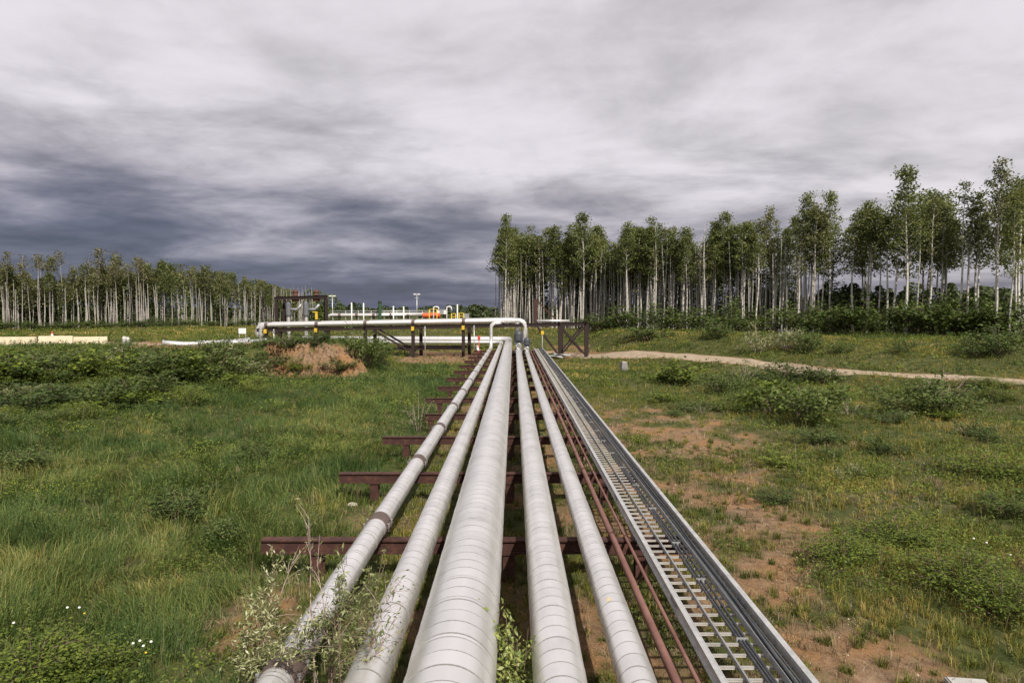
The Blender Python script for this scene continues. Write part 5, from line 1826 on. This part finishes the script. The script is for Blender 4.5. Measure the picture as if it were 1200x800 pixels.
for bi, (y0, y1, dens, nb, two, wd, grow) in enumerate(((8.5, 17, 36, 17, True, .011, 1.0), (17, 29, 20, 15, True, .016, 1.0), (29, 50, 9.5, 14, False, .026, 1.08), (50, 85, 5.0, 11, False, .05, 1.15), (85, 150, 1.6, 10, False, .10, 1.35))):
    x, y, rn = samples(y0, y1, dens, 700 + bi)
    g = green(x, y)
    run = in_run(x, y)
    keep = rn.random(len(x)) < np.clip((g - .18) * 1.5, 0, 1) * np.where(run, .8, 1)
    x, y, g, run = x[keep], y[keep], g[keep], run[keep]
    u1 = rn.random(len(x))
    p1_ = fbm(x * .22, y * .22, 131, 3)
    left = S(-x, 3.2, 5.0) * (1 - S(y, 66, 76) * (1 - S(-x, 20, 30) * 0)) + .0
    tall = u1 < left * .86
    tint = np.clip(.42 + (p1_ - .5) * 1.3 + (fbm(x * .9, y * .9, 133, 2) - .5) * .7 + rn.normal(size=len(x)) * .13, 0, 1)
    hl = (.22 + 1.15 * np.clip(fbm(x * .5, y * .5, 137, 4) - .22, 0, 1)) * grow * rn.uniform(.6, 1.35, len(x))
    hm = (.12 + .55 * np.clip(fbm(x * .55, y * .55, 139, 4) - .15, 0, 1) * np.clip(g, .35, 1)) * grow * rn.uniform(.6, 1.4, len(x))
    hm = np.where(run, np.minimum(hm, .3), hm)
    cap = '' if bi == 0 else ('', ' a little farther off', ' in the middle distance', ' around the dirt track', ' before the trees')[bi]
    blades('tall_grass', 'tall green grass of the left field' + cap, x[tall], y[tall], hl[tall], nb, .07 * grow, wd, 'grass_green', 800 + bi, two, .78, tint[tall], 0.0, 1.1)
    s = ~tall
    blades('meadow_grass', 'short yellowish grass of the right field' + cap, x[s], y[s], hm[s], nb, .08 * grow, wd * .9, 'grass_meadow', 810 + bi, two, .7, tint[s])
    # straw
    x, y, rn = samples(y0, y1, dens * .55, 720 + bi)
    g = green(x, y)
    keep = rn.random(len(x)) < np.where(g < .78, .95, .16) * ~((x > -23.5) & (x < -12) & (y > 56) & (y < 62)) * (seg_dist(x, y, TRACK) > 2.3) * (seg_dist(x, y, GRAVEL) > 5) * np.where(in_run(x, y), .8, 1) * np.clip(.3 + S(fbm(x * .6, y * .6, 171, 3), .3, .55), 0, 1)
    x, y = x[keep], y[keep]
    half_ = rn.random(len(x)) < .5
    blades('dry_grass', 'dry straw tufts among the grass' + cap, x[half_], y[half_], rn.uniform(.15, .42, half_.sum()) * grow, nb, .06, wd * .75, 'grass_dry', 820 + bi, two, .8)
    f_ = ~half_
    blades('straw_litter', 'flattened straw and litter on the soil' + cap, x[f_], y[f_], rn.uniform(.2, .5, f_.sum()), nb, .12, wd * .8, 'grass_dry', 830 + bi, two, 1.0, None, .9)
    # single tussocks standing on the bare soil
    x, y, rn = samples(y0, y1, dens * .09, 760 + bi)
    g = green(x, y)
    k_ = (g < .7) & (seg_dist(x, y, TRACK) > 2.5) & (seg_dist(x, y, GRAVEL) > 5) & ~((x > -23.5) & (x < -12) & (y > 56) & (y < 62)) & (rn.random(len(x)) < np.where(in_run(x, y), .5, .8))
    x, y = x[k_], y[k_]
    if len(x):
        blades('grass_tussocks', 'single green tussocks dotted over the bare soil' + cap, x, y, rn.uniform(.14, .36, len(x)), nb * 3, .075, wd, 'grass_meadow', 840 + bi, two, .9, rn.uniform(.1, .7, len(x)))
    # leafy weeds in patches
    x, y, rn = samples(y0, y1, dens * .55, 740 + bi)
    g = green(x, y)
    pw = S(fbm(x * .28, y * .28, 181, 3) + .2 * S(-x, 9, 18) * S(y + 8 * S(-x, 22, 42), 40, 48) * (1 - S(y, 62, 66)) + .06 * S(x, 5, 9), .53, .64)
    keep = (rn.random(len(x)) < pw * np.clip((g - .3) * 2, 0, 1) * np.where(in_run(x, y), .3, .9))
    x, y = x[keep], y[keep]
    nl = 13 if bi < 2 else 9
    ls = (.065, .08, .11, .17, .3)[bi]
    z = gh(x, y)
    n = len(x) * nl
    P = np.repeat(np.stack([x, y, z], 1), nl, 0) + rn.normal(size=(n, 3)) * np.array([.13, .13, 0]) * grow
    P[:, 2] += rn.uniform(.05, .46, n) * np.repeat(.35 + 1.2 * fbm(x * .8, y * .8, 191, 2), nl)
    v, f, t_ = leaf_arrays(P, ls, rn, .5, .7, np.clip(np.repeat(.4 + (fbm(x * .3, y * .3, 193, 2) - .5), nl) + rn.normal(size=n) * .2, 0, 1))
    tag(link('leafy_weeds', mesh_np('leafy_weeds', v, f, 'weed_leaf', t_)), 'broad-leaved weeds growing in patches' + cap, None, None, 'stuff')

BX = np.array(BUSHES)


def near_bush(x, y):
    q = np.zeros(len(x))
    for bx_, by_, bw in BX:
        if by_ < 90:
            q = np.maximum(q, np.exp(-((x - bx_) ** 2 + (y - by_) ** 2) / (bw * .75 + .3) ** 2))
    return q


for bi, (y0, y1, dens, nl, ls) in enumerate(((8.5, 17, 13, 15, .05), (17, 29, 10, 13, .065), (29, 50, 6, 10, .10), (50, 85, 2.6, 9, .17))):
    x, y, rn = samples(y0, y1, dens, 900 + bi)
    g = green(x, y)
    lush = np.clip(S(-x, 3.6, 5.5) * (1 - S(y, 62, 66)) + S(x, 8, 13) * S(y, 22, 33) * .8 + S(x, 5.2, 7.5) * .6, 0, 1)
    pm = S(fbm(x * .45, y * .45, 201, 4), .42, .6) * lush + near_bush(x, y) * .9 + S(-x, 9, 15) * S(y + 8 * S(-x, 22, 42), 41, 47) * (1 - S(y, 60, 64)) * 1.2
    keep = (rn.random(len(x)) < pm * np.clip((g - .35) * 2, 0, 1)) & ~in_run(x, y) & (seg_dist(x, y, TRACK) > 2.4) & (seg_dist(x, y, GRAVEL) > 5.4)
    x, y = x[keep], y[keep]
    H = (.22 + .75 * np.clip(fbm(x * .6, y * .6, 203, 3) - .15, 0, 1) + .25 * near_bush(x, y) + .3 * S(-x, 12, 20) * S(y, 38, 44) * (1 - S(y, 54, 58))) * rn.uniform(.6, 1.25, len(x))
    n = len(x) * nl
    f = rn.uniform(.15, 1.0, n)
    a = rn.uniform(0, 2 * math.pi, n)
    ln = np.repeat(rn.normal(size=(len(x), 2)) * .16, nl, 0) * (f * np.repeat(H, nl))[:, None]
    rad = ls * .55 * (1.1 - .6 * f)
    d = np.stack([np.cos(a), np.sin(a), np.full(n, .75)], 1)
    P = np.stack([np.repeat(x, nl) + ln[:, 0] + np.cos(a) * rad, np.repeat(y, nl) + ln[:, 1] + np.sin(a) * rad, np.repeat(gh(x, y), nl) + f * np.repeat(H, nl)], 1)
    tn = np.repeat(.45 + 1.1 * (fbm(x * .35, y * .35, 207, 3) - .5) + rn.normal(size=len(x)) * .14, nl) + rn.normal(size=n) * .1
    v, ff, t_ = leaf_arrays(P, ls, rn, .34, .5, np.clip(tn, 0, 1), dirs=d)
    tag(link('tall_weeds', mesh_np('tall_weeds', v, ff, 'grass_green' if bi % 2 == 0 else 'grass_green', t_)), 'upright narrow-leaved weeds among the grass' + ('', ' a little farther off', ' in the middle distance', ' around the bank and the track')[bi], None, None, 'stuff')



def lumps(name, label, x, y, r, material, seed, lift=.25):
    rn = np.random.default_rng(seed)
    n = len(x)
    base = np.array([(1, 0, 0), (0, 1, 0), (-1, 0, 0), (0, -1, 0), (0, 0, .8), (0, 0, -.8)])
    V = base[None] * rn.uniform(.6, 1.35, (n, 6, 1)) + rn.normal(size=(n, 6, 3)) * .12
    a = rn.uniform(0, 6.28, n)
    ca, sa = np.cos(a)[:, None], np.sin(a)[:, None]
    V = np.stack([V[..., 0] * ca - V[..., 1] * sa, V[..., 0] * sa + V[..., 1] * ca, V[..., 2]], -1) * r[:, None, None]
    V += np.stack([x, y, gh(x, y) + r * lift - .02], 1)[:, None]
    f = np.array([(0, 1, 4), (1, 2, 4), (2, 3, 4), (3, 0, 4), (1, 0, 5), (2, 1, 5), (3, 2, 5), (0, 3, 5)])
    F = (f[None] + (np.arange(n) * 6)[:, None, None]).reshape(-1, 3)
    tag(link(name, mesh_np(name, V.reshape(-1, 3), F, material)), label, None, None, 'stuff')


x, y, rn = samples(9, 36, 9, 951)
k_ = (green(x, y) < .62) & (rn.random(len(x)) < .8)
lumps('pebbles', 'small pale pebbles scattered over the bare soil', x[k_], y[k_], .012 + .03 * rn.random(k_.sum()) ** 3, 'rock', 952)
x, y, rn = samples(9, 36, 9, 953)
k_ = (green(x, y) < .6) & (rn.random(len(x)) < .9)
lumps('soil_clods', 'crumbly soil clods on the bare ground', x[k_], y[k_], .02 + .05 * rn.random(k_.sum()) ** 2, 'bare_soil', 954, .1)
rn = np.random.default_rng(955)
x = rn.uniform(-22.5, -12.6, 420)
y = 57.4 + rn.normal(size=420) * .55
lumps('soil_clods', 'crumbly soil clods at the foot of the eroded bank', x, y, .05 + .16 * rn.random(420) ** 2, 'bare_soil', 956, .3)

# a few pale seed stems and dandelions in the near grass
x, y, rn = samples(10, 34, .55, 777)
keep = (green(x, y) > .6) & ((x < -4.3) | (x > 5)) & (rn.random(len(x)) < .6)
x, y = x[keep], y[keep]
blades('seed_stems', 'tall pale seed stems standing above the grass', x, y, rn.uniform(.7, 1.15, len(x)), 4, .05, .009, 'grass_dry', 778, True, .35)
head_w = MB().rings([(.0, .0), (.006, .015), (.018, .022), (.032, .016), (.038, 0)], 8, axis='Z').mesh('flower_head', 'petal_white', True)
head_y = MB().rings([(.0, .0), (.006, .018), (.014, .016), (.016, 0)], 8, axis='Z').mesh('flower_head', 'petal_yellow', True)
stem_me = MB().tube([(0, 0, -.1), (.01, 0, .25), (0, 0, .5)], .004, 5).mesh('stem', 'grass_green', True)
for px, py, hd, lab in ((156, 754, 0, 'white dandelion clock, leftmost of the cluster in the lower left grass'), (164, 751, 0, 'white dandelion clock at the top of the cluster in the lower left grass'),
                        (168, 757, 0, 'white dandelion clock at the bottom of the cluster in the lower left grass'), (177, 752, 0, 'white dandelion clock, rightmost of the cluster in the lower left grass'),
                        (171, 764, 1, 'yellow dandelion below the white dandelion cluster'), (93, 712, 0, 'lone white dandelion clock left of the cluster, higher up the grass'),
                        (99, 718, 1, 'yellow dandelion beside the lone white dandelion clock'), (16, 730, 0, 'white dandelion clock near the left edge'), (79, 712, 0, 'small white dandelion clock left of the lone one'),
                        (1141, 631, 0, 'white flower head among the right-hand leafy clumps, upper one'), (1156, 636, 0, 'white flower head among the right-hand leafy clumps, right one'), (1184, 650, 0, 'white flower head at the right edge of the leafy clumps')):
    d = 8.0
    while True:
        p = at(px, py, d)
        if p.z <= float(gh(p.x, d)) + .62 or d > 40:
            break
        d += .05
    t = thing('dandelion', lab, 'flower', (p.x, d, p.z - .5), 'dandelions in the grass')
    link('stem', stem_me, t).location = (0, 0, 0)
    o = link('flower_head', head_y if hd else head_w, t)
    o.location = (0, 0, .49)

# things that would share a label are told apart by their order from left to right
by_lab = {}
for o in SC.objects:
    if o.parent is None and 'label' in o and o.get('category'):
        by_lab.setdefault(o['label'], []).append(o)
NUM = ['', '', 'two', 'three', 'four', 'five', 'six', 'seven', 'eight', 'nine']
for lab, os_ in by_lab.items():
    n = len(os_)
    if n < 2 or n > 7:
        continue
    os_.sort(key=lambda o: o.location.x / max(1.0, o.location.y))
    words_ = {2: ['left', 'right'], 3: ['left', 'middle', 'right']}.get(n) or ['leftmost'] + [('second', 'third', 'fourth', 'fifth', 'sixth')[i] for i in range(n - 2)] + ['rightmost']
    for o, w in zip(os_, words_):
        o['label'] = f'{lab}, {w} of {NUM[n]}'
